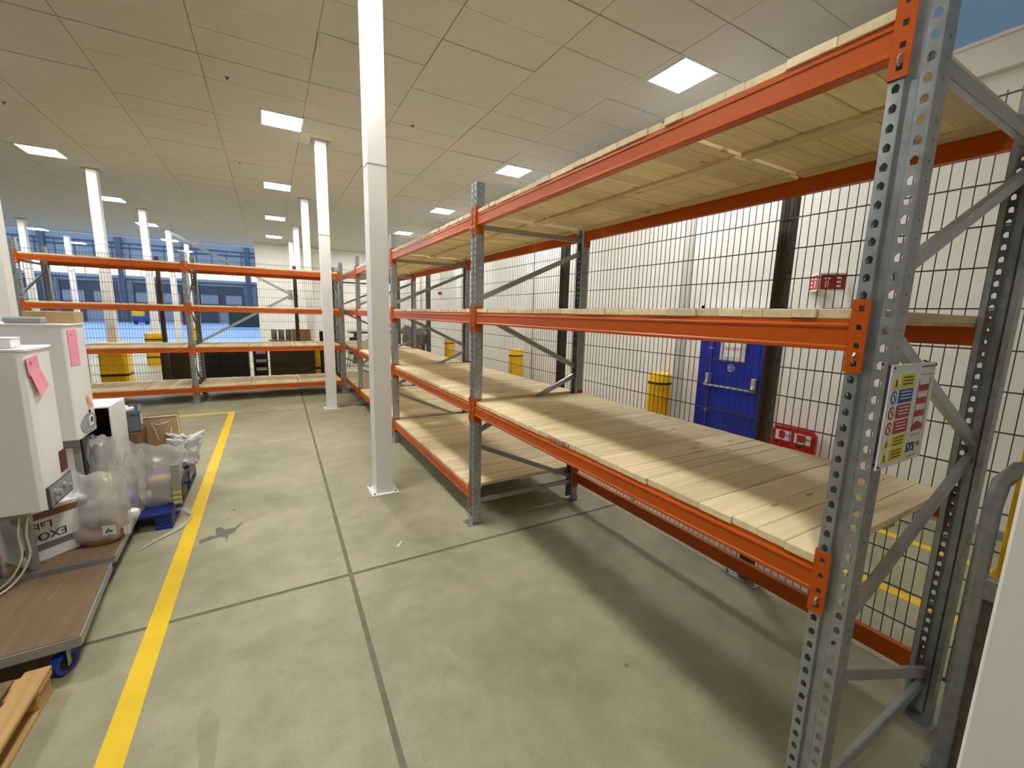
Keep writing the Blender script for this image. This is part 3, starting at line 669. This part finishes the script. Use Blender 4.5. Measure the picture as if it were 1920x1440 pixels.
# ================================================================ LEFT CLUTTER
def trolley(name, label, corners, z, parent_cast=True):
    t = thing(name, label, 'trolley'); (ax, ay), (bx, by), (cx_, cy_), (dx, dy) = corners
    part('deck_board', MB().prism(corners, lambda u, v, q: (u, v, q), z-.018, z), PLY, t, bev=.002)
    c = [Vector((a, b, 0)) for a, b in corners]
    for i in range(4):
        p, q = c[i], c[(i+1) % 4]; part('frame_rail', MB().bar(p+Vector((0, 0, z-.030)), q+Vector((0, 0, z-.030)), .012, .052), GREYM if i != 3 else GREYD, t)
    ctr = sum(c, Vector())/4
    for p in c:
        q = p+(ctr-p).normalized()*.10
        w_ = part('castor', MB().tube([(q.x-.018, q.y+.01, .062), (q.x+.018, q.y-.01, .062)], .062, 20), BLUEW, t, True)
        part('hub', MB().tube([(q.x-.021, q.y+.011, .062), (q.x+.021, q.y-.011, .062)], .040, 16), BLACK, w_)
        part('fork', MB().bar((q.x-.026, q.y+.013, .05), (q.x-.026, q.y+.013, z-.05), .04, .004).bar((q.x+.026, q.y-.013, .05), (q.x+.026, q.y-.013, z-.05), .04, .004).box(q.x-.04, q.x+.04, q.y-.04, q.y+.04, z-.056, z-.05), GALV, w_)
    return t
trolley('platform_trolley', 'empty flat platform trolley with brown deck and blue castors', [(-2.15, 2.72), (-.955, 2.79), (-1.02, 3.57), (-2.2, 3.50)], .215)
trolley('platform_trolley', 'flat platform trolley carrying the white box and a bagged load', [(-2.2, 3.60), (-1.025, 3.67), (-1.06, 4.43), (-2.25, 4.38)], .215)
rg = thing('ring_handle', 'small brown ring handle on the empty trolley', 'handle', (-1.52, 3.35, .24))
ringpts = [(0, .03*math.cos(a*math.pi/8), .03*math.sin(a*math.pi/8)+.01) for a in range(17)]
part('ring', MB().tube(ringpts, .006, 8, False), BROWNB, rg, True)
# timber pallet at bottom-left
tp = thing('timber_pallet', 'pale timber pallet at the bottom left corner', 'pallet', (0, 0, 0))
for k in range(5): part('top_board', MB().box(-1.135-.2*k, -1.04-.2*k, 1.5, 2.715, .122, .144), PALW, tp, bev=.003)
for k in range(3):
    for y in (1.5, 2.05, 2.57): part('block', MB().box(-1.15-.38*k, -1.05-.38*k, y, y+.14, .022, .10), PALW, tp, bev=.003)
for y in (1.5, 2.05, 2.57): part('cross_board', MB().box(-1.94, -1.04, y, y+.14, .10, .122), PALW, tp, bev=.003)
for k in range(3): part('bottom_board', MB().box(-1.15-.38*k, -1.05-.38*k, 1.5, 2.715, 0, .022), PALW, tp, bev=.003)
tag(part('plywood_sheet', MB().box(-1.95, -1.15, 1.5, 2.66, .145, .157), PLY, None, bev=.002), 'brown plywood sheet lying on the timber pallet', 'board')
# blue pallet
bp_ = thing('plastic_pallet', 'dark blue plastic pallet under the bagged parts', 'pallet', (0, 0, 0))
part('pallet_top', MB().box(-1.95, -.84, 4.445, 5.85, .12, .15), BLUEP, bp_, bev=.006)
for k in range(3): part('skid', MB().box(-1.95+.495*k, -1.83+.495*k, 4.445, 5.85, 0, .03), BLUEP, bp_, bev=.004)
for k in range(3):
    for y in (4.45, 5.1, 5.7): part('block', MB().box(-1.95+.495*k, -1.80+.495*k+(-.03 if k == 2 else 0), y, y+.15, .03, .12), BLUEP, bp_, bev=.006)
# boiler casing builder: front face towards +x
def boiler(label, x, y0, y1, z0, z1, depth, kind):
    t = thing('boiler', label, 'boiler', (x, (y0+y1)/2, z0)); h = z1-z0; a, b = y0-(y0+y1)/2, y1-(y0+y1)/2
    if kind == 1:   # bowed front, raised lip at the top
        prof = [(-depth, a), (-.03, a), (-.006, a+.02), (0, a+.06), (.004, 0), (0, b-.06), (-.006, b-.02), (-.03, b), (-depth, b)]
    else: prof = [(-depth, a), (-.015, a), (0, a+.012), (0, b-.012), (-.015, b), (-depth, b)]
    part('casing', MB().prism(prof, lambda u, v, q: (u, v, q), 0, h), WHTM, t, bev=.003)
    part('top_cover', MB().prism([(u*1.0+(.012 if u > -.1 else 0), v*1.02) for u, v in prof], lambda u, v, q: (u, v, q), h, h+.014), WHTM, t, bev=.002)
    return t, h, a, b
b1, h, a, b = boiler('nearest white wall boiler with a crumpled pink note', -1.25, 3.50, 3.88, .66, 1.635, .48, 1)
part('pink_note', MB().prism([(a+.015, h-.045), (a+.16, h-.03), (a+.17, h-.13), (a+.15, h-.15), (a+.03, h-.15)], lambda u, v, t: (t, u, v), .002, .006), PINK, b1)
part('pink_note', MB().prism([(a+.03, h-.125), (a+.10, h-.105), (a+.17, h-.12), (a+.215, h-.225), (a+.075, h-.275)], lambda u, v, t: (t+(v-h+.13)*-.12, u, v), .006, .008), PINK, b1)
text('note_text', '11', .03, GINK, b1, frame4((.0075, a+.065, h-.075), (0, 1, 0), (0, 0, 1)))
part('maroon_label', MB().box(.002, .006, b-.13, b-.03, .16, .30), MAROON, b1)
cp = part('control_panel', MB().box(-.004, .008, a+.03, b-.002, -.005, .135), GREYD, b1, bev=.003)
part('panel_face', MB().box(.008, .010, a+.045, b-.012, .008, .125), GREYM, cp)
for y, z, r in ((a+.10, .085, .018), (a+.16, .06, .02), (a+.10, .035, .016), (b-.14, .08, .022), (b-.06, .05, .018)): part('knob', MB().tube([(.010, y, z), (.024, y, z)], r, 12), SILV, cp, True)
part('pipe_stub', MB().tube([(-.12, -.08, 0), (-.12, -.08, -.10)], .012, 8), SILV, b1); part('pipe_stub', MB().tube([(-.20, 0, 0), (-.20, 0, -.12)], .035, 10), GREYM, b1)
st = thing('boiler_stand', 'grey steel stand holding up the nearest boiler', 'stand', (0, 0, 0))
for y in (3.70, 3.83):
    for x in (-1.74, -1.42): part('leg', MB().box(x-.02, x+.02, y-.02, y+.02, .216, .62), GREYM, st)
part('top_frame', MB().box(-1.72, -1.36, 3.56, 3.85, .62, .659), GREYM, st)
tk = thing('expansion_vessel', 'dark grey cylinder standing under the nearest boiler', 'vessel', (-1.62, 3.66, 0.216))
part('body', MB().lathe([(.05, 0), (.07, .02), (.07, .24), (.04, .28)], n=16), GREYM, tk, True)
wb = thing('white_box', 'small white box lying on top of the nearest boiler', 'box', (-1.46, 3.67, 1.6505))
part('carton', MB().box(-.20, .14, -.09, .03, 0, .055), PAPER, wb, bev=.003); part('lid', MB().box(-.203, .143, -.093, .033, .05, .06), PAPER, wb, bev=.002)
b2, h, a, b = boiler('farther white wall boiler with pink and orange notes and oval controls', -1.30, 4.29, 4.67, .90, 1.755, .46, 2)
part('pink_note', MB().box(.001, .004, a+.03, a+.20, h-.30, h-.03), PINK, b2); part('pink_note', MB().box(.004, .006, a+.03, a+.13, h-.13, h-.03), PINK, b2)
text('note_text', '11', .03, GINK, b2, frame4((.0065, a+.09, h-.07), (0, 1, 0), (0, 0, 1)))
part('orange_note', MB().prism([(a+.22, .30), (a+.26, .30), (a+.29, .20), (a+.24, .205)], lambda u, v, t: (t+(.3-v)*.15, u, v), .003, .005), ORN, b2)
part('badge', MB().box(.001, .004, a+.235, a+.27, .155, .18), INK, b2)
cp = part('control_panel', MB().prism([(.09+.0*k, 0) if False else (a+.20+.155*math.cos(k*math.pi/10), .09+.075*math.sin(k*math.pi/10)) for k in range(20)], lambda u, v, t: (t, u, v), .0, .008), GREYM, b2)
part('display', MB().box(.008, .011, a+.20, a+.29, .06, .14), PAPER, cp); part('screen', MB().box(.011, .0125, a+.225, a+.265, .085, .125), INK, cp)
for k in range(4): part('button', MB().tube([(.008, a+.12+.035*k, .03), (.014, a+.12+.035*k, .03)], .010, 10), SILV, cp, True)
bs = thing('appliance_base', 'grey green appliance under the farther boiler', 'appliance', (0, 0, 0))
part('casing', MB().box(-1.80, -1.36, 4.46, 4.66, .152, .898), GREYM, bs, bev=.004); part('side_strip', MB().box(-1.36, -1.352, 4.48, 4.51, .16, .88), BLACK, bs); part('front_flap', MB().box(-1.56, -1.40, 4.45, 4.46, .16, .80), WHTM, bs, bev=.003)
tag(part('cardboard_box', MB().box(-1.56, -1.29, 4.46, 4.66, 0, .085), KRAFT, None, bev=.003, loc=(0, 0, 1.7705)), 'brown cardboard box lying on top of the farther boiler', 'box')
gb = tag(part('foam_block', MB().box(-1.62, -1.42, 4.33, 4.42, 0, .045), GREYM, None, bev=.01, loc=(0, 0, 1.7705)), 'low grey foam piece in front of the cardboard box on the farther boiler', 'foam')
# open white casing
oc = thing('open_casing', 'empty white sheet metal casing, open towards the viewer', 'casing', (0, 0, 0))
X1, X2, Y1, Y2, Z1 = -1.56, -1.21, 4.80, 5.09, 1.06
X2_ = X2
part('side_panel', MB().box(X2-.012, X2, Y1-.12, Y2, .152, Z1), WHTM, oc, bev=.002); part('side_panel', MB().box(X1+.02, X1+.03, Y1-.10, Y2, .152, Z1), WHTM, oc)
part('top_panel', MB().prism([(X2, Y1-.12), (X2, Y2), (X1+.02, Y2), (X1+.02, Y1-.10)], lambda u, v, t: (u, v, t), Z1, Z1+.012), WHTM, oc)
part('back_panel', MB().box(X1+.03, X2-.012, Y2-.02, Y2, .152, Z1), BLACK, oc)  # black panel stands in for the dark interior of the white casing
# bubble wrapped item
def lump(name, c, size, m, seed, parent=None, sub=3, amp=.12, taper=0, flat=False, ruff=False):
    bm = bmesh.new(); bmesh.ops.create_cube(bm, size=1.0)
    bmesh.ops.subdivide_edges(bm, edges=list(bm.edges), cuts=9, use_grid_fill=True)
    q = random.Random(seed); ph = [q.uniform(0, 6) for _ in range(12)]
    for v in bm.verts:
        x, y, z = v.co; rr = math.sqrt(x*x+y*y+z*z); s = .5/max(abs(x), abs(y), abs(z), 1e-6)
        k = .82+.18*(.5/rr)*1.2 if rr > 0 else 1
        x, y, z = x*k, y*k, z*k
        tp_ = 1-taper*(z+.5)
        n_ = amp*(math.sin(7*x+ph[0]+3*z)*.4+math.sin(11*y+ph[1]+5*x)*.3+math.sin(17*z+ph[2]+9*y)*.25+math.sin(29*x+ph[3]+23*z)*.12+q.uniform(-.1, .1))
        rad = Vector((x, y, 0)); rad = rad.normalized() if rad.length > 1e-5 else Vector()
        p = Vector((x*tp_, y*tp_, z))+rad*n_*(.4+.6*(z+.5))+Vector((0, 0, n_*.4 if z > -.3 else 0))
        v.co = (c[0]+p.x*size[0], c[1]+p.y*size[1], c[2]+p.z*size[2])
    me = bpy.data.meshes.new(name); bm.to_mesh(me); bm.free(); me.materials.append(m)
    for p in me.polygons: p.use_smooth = not ruff
    return ob(name, me, parent)
def bagmesh(name, cx, cy_, z0, w, d, h, m, seed, parent, top=.06, wtop=1.1, slope=.0, wbot=.85, tops=.0, n=44, rings=18):
    q = random.Random(seed); ph = [q.uniform(0, 6.3) for _ in range(10)]; mb = MB()
    for i in range(rings+1):
        t = i/rings
        if t < .1: ww = wbot*(.72+.28*math.sin(t/.1*math.pi/2)); dd = (.75+.25*math.sin(t/.1*math.pi/2))
        else:
            u = (t-.1)/.9; ww = wbot+(wtop-wbot)*u; dd = 1-(1-top)*u**1.7
        for k in range(n):
            a = 2*math.pi*k/n; ca, sa = math.cos(a), math.sin(a)
            ex = .62 if t < .6 else .62+.3*(t-.6)
            x = math.copysign(abs(ca)**ex, ca)*w/2*ww; y = math.copysign(abs(sa)**ex, sa)*d/2*dd
            cr_ = (.010+.010*t)*(math.sin(5*a+ph[0]+4*t)+.7*math.sin(11*a+ph[1]-5*t)+.5*math.sin(17*a+ph[2]+9*t))*.35
            cr_ += .006*math.sin(23*t+ph[3]+3*a)+q.uniform(-.0015, .0015)
            x += ca*cr_; y += sa*cr_
            z = z0+h*t+(slope*x*t/(w/2) if w else 0)+t*t*(.02*math.sin(2*a+ph[4])+.012*math.sin(5*x/w*3+ph[5]))
            mb.v.append((cx+x+tops*t*t, cy_+y, z))
    for i in range(rings):
        for k in range(n): mb.f.append((i*n+k, i*n+(k+1) % n, (i+1)*n+(k+1) % n, (i+1)*n+k))
    mb.f.append(tuple(range(n-1, -1, -1)))
    return ob(name, mb.mesh(name, m, True), parent)
bw = thing('wrapped_cylinder', 'bubble wrapped cylinder standing in the open casing', 'wrapped item', (0, 0, 0))
part('cylinder', MB().lathe([(.06, .0), (.07, .01), (.07, .60), (.05, .64)], (-1.27, 4.585, .153), 18), SILV, bw, True)
part('yellow_band', MB().lathe([(.0725, .15), (.0735, .155), (.0735, .40), (.0725, .405)], (-1.27, 4.585, .153), 18), YELP, bw)  # plain yellow band round the lower cylinder
bagmesh('bubble_wrap', -1.27, 4.585, .155, .19, .17, .68, WRAP, 3, bw, top=.35, wtop=.9, slope=0)
# crate beyond
def crate(name, label, x0, x1, y0, y1, z0, z1, m, rz=0):
    c = ((x0+x1)/2, (y0+y1)/2); t = thing(name, label, 'crate', (c[0], c[1], z0), rz); a, b, hh, tk_ = (x1-x0)/2, (y1-y0)/2, z1-z0, .008
    part('wall', MB().box(-a, -a+tk_, -b, b, 0, hh).box(a-tk_, a, -b, b, 0, hh).box(-a, a, -b, -b+tk_, 0, hh).box(-a, a, b-tk_, b, 0, hh), m, t)
    part('bottom', MB().box(-a, a, -b, b, 0, .01), m, t)
    part('rim', MB().box(-a-.01, a+.01, -b-.01, -b+.004, hh-.03, hh).box(-a-.01, a+.01, b-.004, b+.01, hh-.03, hh).box(-a-.01, -a+.004, -b, b, hh-.03, hh).box(a-.004, a+.01, -b, b, hh-.03, hh), m, t)
    return t
crate('plastic_crate', 'blue grey plastic crate stacked behind the open white casing', -1.42, -1.17, 5.15, 5.50, .72, .93, CRATE, .2)
tag(part('carton_stack', MB().box(-1.45, -1.15, 5.13, 5.55, .152, .718), BROWNB, None, bev=.004), 'dark brown carton under the blue grey crate', 'carton')
for i, (x, y, s, l) in enumerate([(-1.30, 5.30, .045, 'white fitting lying in the blue grey crate'), (-1.24, 5.24, .035, 'smaller white fitting at the edge of the blue grey crate')]):
    tag(part('pipe_fitting', MB().tube([(x-.07, y, .90), (x, y, .925), (x+.03, y+.06, .93)], s*.6, 10), PAPER, None, True), l, 'fitting')
crate('parts_tray', 'small dark blue grey tray beside the yellow line', -.98, -.80, 5.15, 5.55, .152, .30, CRATE)
# paper bag
pbg = thing('paper_bag', 'brown kraft paper carrier bag with twisted white handles', 'bag', (0, 0, 0))
Y = 5.45
part('bag_body', MB().add([(-1.14, Y, .30), (-.87, Y-.02, .153), (-.87, Y+.16, .153), (-1.14, Y+.16, .30), (-1.17, Y-.02, .80), (-.895, Y-.03, .81), (-.895, Y+.08, .81), (-1.17, Y+.08, .80)],
     [(0, 1, 5, 4), (1, 2, 6, 5), (2, 3, 7, 6), (3, 0, 4, 7), (3, 2, 1, 0)]), KRAFT, pbg)
part('bag_rim', MB().bar((-1.17, Y-.024, .80), (-.895, Y-.034, .81), .004, .014), PAPER, pbg)
part('bag_edge', MB().bar((-.893, Y-.034, .81), (-.868, Y-.024, .20), .006, .012, (0, 1, 0)), PAPER, pbg)
part('handle', MB().tube([(-1.06, Y-.035, .56), (-1.08, Y-.045, .68), (-1.105, Y-.045, .745), (-1.05, Y-.05, .725), (-.99, Y-.05, .735), (-.955, Y-.05, .755)], .0045, 8).tube([(-.945, Y-.045, .68), (-.955, Y-.045, .62), (-.955, Y-.035, .56)], .0045, 8), PAPER, pbg, True)
# crumpled white sack at right of bag
ws = tag(lump('white_sack', (-.84, 5.40, .43), (.20, .20, .30), film('white_sack_film', (226, 226, 226), .9, .5), 11, amp=.45, ruff=True), 'crumpled white plastic sack in the tray beyond the paper bag', 'sack')
# bagged parts 1
bgA = thing('bagged_parts', 'clear plastic bag of cartons on the blue pallet beside the yellow line', 'bag', (0, 0, 0))
bagmesh('bag_film', -.945, 4.72, .152, .33, .26, .56, BAG, 21, bgA, top=.10, wtop=1.25, slope=-.03, wbot=.80)
part('carton', MB().box(-1.09, -.84, 4.64, 4.82, .165, .33), BROWNB, bgA, bev=.006); part('carton', MB().box(-1.02, -.86, 4.66, 4.80, .331, .39), KRAFT, bgA, bev=.006)
part('label', MB().box(-1.08, -1.0, 4.636, 4.64, .24, .31), PAPER, bgA)
bagmesh('bag_film', -1.10, 4.62, .152, .16, .14, .52, BAG, 22, bgA, top=.2, wtop=1.0, wbot=.9)
# bagged parts 2
bgB = thing('bagged_parts', 'clear plastic bag with a brown coil on the trolley beside the white box', 'bag', (0, 0, 0))
bagmesh('bag_film', -1.155, 3.99, .217, .31, .26, .52, BAG, 31, bgB, top=.10, wtop=.95, slope=.0, wbot=1.0)
part('coil', MB().tube([(-1.15+.10*math.cos(a*math.pi/8), 3.97+.04*math.sin(a*math.pi/8)-.02, .31+.07*math.sin(a*math.pi/8)) for a in range(17)], .055, 10, False), BROWNB, bgB, True)
part('carton', MB().box(-1.28, -1.17, 3.92, 4.04, .33, .50), GREYM, bgB, bev=.005); part('carton', MB().box(-1.28, -1.05, 3.92, 4.05, .222, .30), BROWNB, bgB, bev=.008)
l_ = part('label', MB().box(-1.12, -1.05, 3.850, 3.854, .29, .36), PAPER, bgB); part('label_mark', MB().bar((-1.10, 3.847, .31), (-1.085, 3.847, .34), .002, .008).bar((-1.085, 3.847, .32), (-1.065, 3.847, .32), .002, .008), INK, l_)
part('label', MB().box(-1.01, -.99+.02, 3.86, 3.864, .27, .33), PAPER, bgB)
tag(part('white_cap', MB().lathe([(.02, -.04), (.038, -.02), (.042, 0), (.036, .025), (.015, .04)], (-1.045, 4.28, .258), 14), PAPER, None, True), 'round white plastic cap between the two bagged loads', 'cap')  # round plastic cap, turned as a small bulb
# EXOL box
ex = thing('printed_box', 'white box printed upside down, leaning on the second trolley', 'box', (-1.475, 3.715, .217), math.atan2(.27, .23)-.12)
part('carton', MB().box(0, .36, 0, .22, 0, .36), PAPER, ex, bev=.003)
part('grey_band', MB().box(.0, .36, -.0015, 0, .075, .12), GINK, ex); part('grey_band', MB().box(0, .36, -.0015, 0, .29, .335), BROWNB, ex)
text('box_text', 'EXOL', .075, INK, ex, frame4((.142, -.002, .168), (-1, 0, 0), (0, 0, -1))); text('box_text', 'Lab', .07, INK, ex, frame4((.118, -.002, .245), (-1, 0, 0), (0, 0, -1)))
# cables
for i, (dx, l) in enumerate([(0, 'cream cable hanging from the nearest boiler'), (.035, 'second cream cable beside the first, hanging lower')]):
    tag(part('cable', MB().tube(smooth([(-1.40+dx, 3.60, .66), (-1.42+dx, 3.58, .50), (-1.41+dx, 3.56, .38), (-1.44+dx, 3.50, .28), (-1.50+dx, 3.42, .235-.01*i), (-1.60+dx, 3.36, .226)]), .006, 8), mat('cream_cable', (214, 208, 180), .5), None, True), l, 'cable')
# hazard striped post and black things
hz = thing('striped_bracket', 'black bracket with yellow hazard stripes on the blue pallet', 'bracket', (0, 0, 0))
part('plate', MB().box(-.845, -.785, 4.60, 4.63, .0+.151, .52), GREYM, hz)
for k in range(3): part('stripe', MB().box(-.846, -.784, 4.597, 4.60, .165+.045*k, .185+.045*k), YELP, hz)
part('base', MB().box(-.86, -.78, 4.63, 4.75, .151, .33), BLACK, hz, bev=.004)
# strap loops on the floor
sl = thing('clear_strapping', 'loop of clear plastic strapping lying over the yellow line', 'strapping', (0, 0, 0))
for k in range(4):
    o_ = .012*k
    part('strand', MB().tube(smooth([(-1.02+o_, 4.10+o_, .006), (-.93, 4.25-o_, .01), (-.80+o_, 4.42, .012), (-.73, 4.58+o_, .02), (-.745-o_, 4.70, .03), (-.80, 4.74+o_, .04), (-.86, 4.70, .05+.01*k)], 4), .0035, 6), film('strap_film_%d' % k, (230, 232, 228), .6, .15), sl, True)
tag(part('paper_scrap', MB().prism([(.80, 3.26), (.86, 3.33), (.872, 3.335), (.82, 3.255)], lambda u, v, t: (u, v, t), .001, .003), PAPER, None), 'tiny white scrap on the floor near the joint', 'scrap')
# ================================================================ BEHIND THE FAR RACK
def crt(name, label, cat, x0, x1, y0, y1, z0, z1, m, **k): return tag(part(name, MB().box(x0, x1, y0, y1, z0, z1), m, None, bev=.006), label, cat)
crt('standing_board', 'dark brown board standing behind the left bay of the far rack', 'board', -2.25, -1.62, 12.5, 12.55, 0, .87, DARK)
t = thing('dark_cage', 'black stacked cage of boxes behind the right bay of the far rack', 'cage', (0, 0, 0))
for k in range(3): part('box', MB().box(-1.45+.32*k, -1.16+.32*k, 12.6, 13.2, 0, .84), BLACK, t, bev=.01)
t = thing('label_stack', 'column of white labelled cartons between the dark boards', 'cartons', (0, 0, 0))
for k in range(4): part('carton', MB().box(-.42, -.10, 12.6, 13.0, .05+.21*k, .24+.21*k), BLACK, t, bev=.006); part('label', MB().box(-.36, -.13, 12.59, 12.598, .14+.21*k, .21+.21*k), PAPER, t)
t = thing('dark_crate', 'large dark brown open crate behind the right bay', 'crate', (0, 0, 0))
part('front_board', MB().box(-.05, 1.02, 12.6, 12.64, 0, 1.10), DARK, t, bev=.004); part('side_board', MB().box(-.05, -.01, 12.64, 13.2, 0, 1.10).box(.98, 1.02, 12.64, 13.2, 0, 1.10), DARK, t); part('lid_edge', MB().bar((-.05, 12.62, 1.12), (1.02, 12.62, 1.09), .06, .03), KRAFT, t)
for k in range(3): tag(part('silver_canister', MB().lathe([(.06, 0), (.07, .02), (.07, .28), (.05, .30)], (.08+.17*k, 12.9, 1.10), 14), SILV, None, True), f'silver canister on the dark crate, {["left","middle","right"][k]} of three', 'canister')
crt('cardboard_box', 'cardboard box standing on the dark crate behind the far rack', 'box', .50, .95, 12.75, 13.1, 1.102, 1.40, KRAFT)
bt_ = thing('black_tool', 'black upright tool at the right end of the dark crate', 'tool', (1.22, 12.8, 0))
part('body', MB().box(-.05, .05, -.05, .05, 0, 1.35), BLACK, bt_, bev=.01); part('foot', MB().box(-.05, .16, -.05, .05, 1.0, 1.1), BLACK, bt_, bev=.01)
t = thing('workbench', 'brown workbench beyond the corner of the fence', 'bench', (3.4, 16.5, 0))
part('bench_top', MB().box(-.9, 1.2, -.4, .4, 1.12, 1.18), GREYD, t, bev=.005)
for x in (-.7, .1): part('leg', MB().prism([(x-.1, 0), (x+.25, 0), (x+.2, 1.12), (x-.02, 1.12)], lambda u, v, q: (u, q, v), -.1, .1), mat('brown_leg', (110, 92, 72), .7), t)
t = thing('office_chair', 'black chair standing by the brown workbench', 'chair', (2.55, 15.6, 0))
part('seat', MB().box(-.22, .22, -.22, .22, .45, .53), BLACK, t, bev=.02); part('backrest', MB().prism([(-.20, .6), (-.14, 1.0), (.14, 1.0), (.20, .6)], lambda u, v, q: (u, q, v), .18, .24), BLACK, t, bev=.015)
part('back_post', MB().bar((0, .2, .5), (0, .22, .7), .04, .02), BLACK, t)
for a in (-1, 1):
    for c in (-1, 1): part('leg', MB().tube([(a*.18, c*.18, .46), (a*.24, c*.24, 0)], .013, 8), BLACK, t, True)
tarp = tag(lump('tarpaulin', (4.0, 13.4, .72), (.5, 1.2, 1.4), mat('grey_tarpaulin', (96, 92, 84), .6), 41, amp=.25, ruff=True), 'dark crumpled tarpaulin covering goods beyond the fence', 'tarpaulin')
crt('grey_pallet_goods', 'pale crate low behind the left bay near the big yellow guard', 'crate', -4.6, -3.8, 13.0, 13.7, 0, .75, KRAFT)
# things in the tall hall
crt('green_container', 'dark green skip standing in the tall hall', 'skip', -3.6, -.9, 52, 54, 0, 2.0, GREEN)
crt('red_container', 'dark red container left of the green skip', 'container', -8.2, -6.9, 58, 60, 0, 3.4, mat('dark_red', (96, 36, 34), .6))
hv = thing('loading_vehicle', 'yellow and blue loading vehicle in the tall hall', 'vehicle', (-11.6, 58, 0)); hv.scale = (.42, .42, .5)
part('body', MB().box(-1.6, 1.8, -1, 1, .6, 1.7), mat('vehicle_blue', (30, 70, 150), .5), hv, bev=.05); part('cab', MB().box(-1.6, .6, -1, 1, 1.7, 2.7), YPL, hv, bev=.08)
for x in (-1.0, 1.1): part('wheel', MB().tube([(x, -1.05, .4), (x, -.8, .4)], .4, 16), BLACK, hv, True)
for i, x in enumerate((-18.5, -24.3)):
    s_ = thing('signal_lamp', f'small red signal lamp by a dock door, {["right","left"][i]} one', 'lamp', (x, HY-.8, 1.95)); part('lens', MB().tube([(0, -.02, 0), (0, .05, 0)], .13, 12), ERED, s_, True); part('bracket', MB().box(-.03, .03, .05, .6, -.03, .03), HALLF, s_)
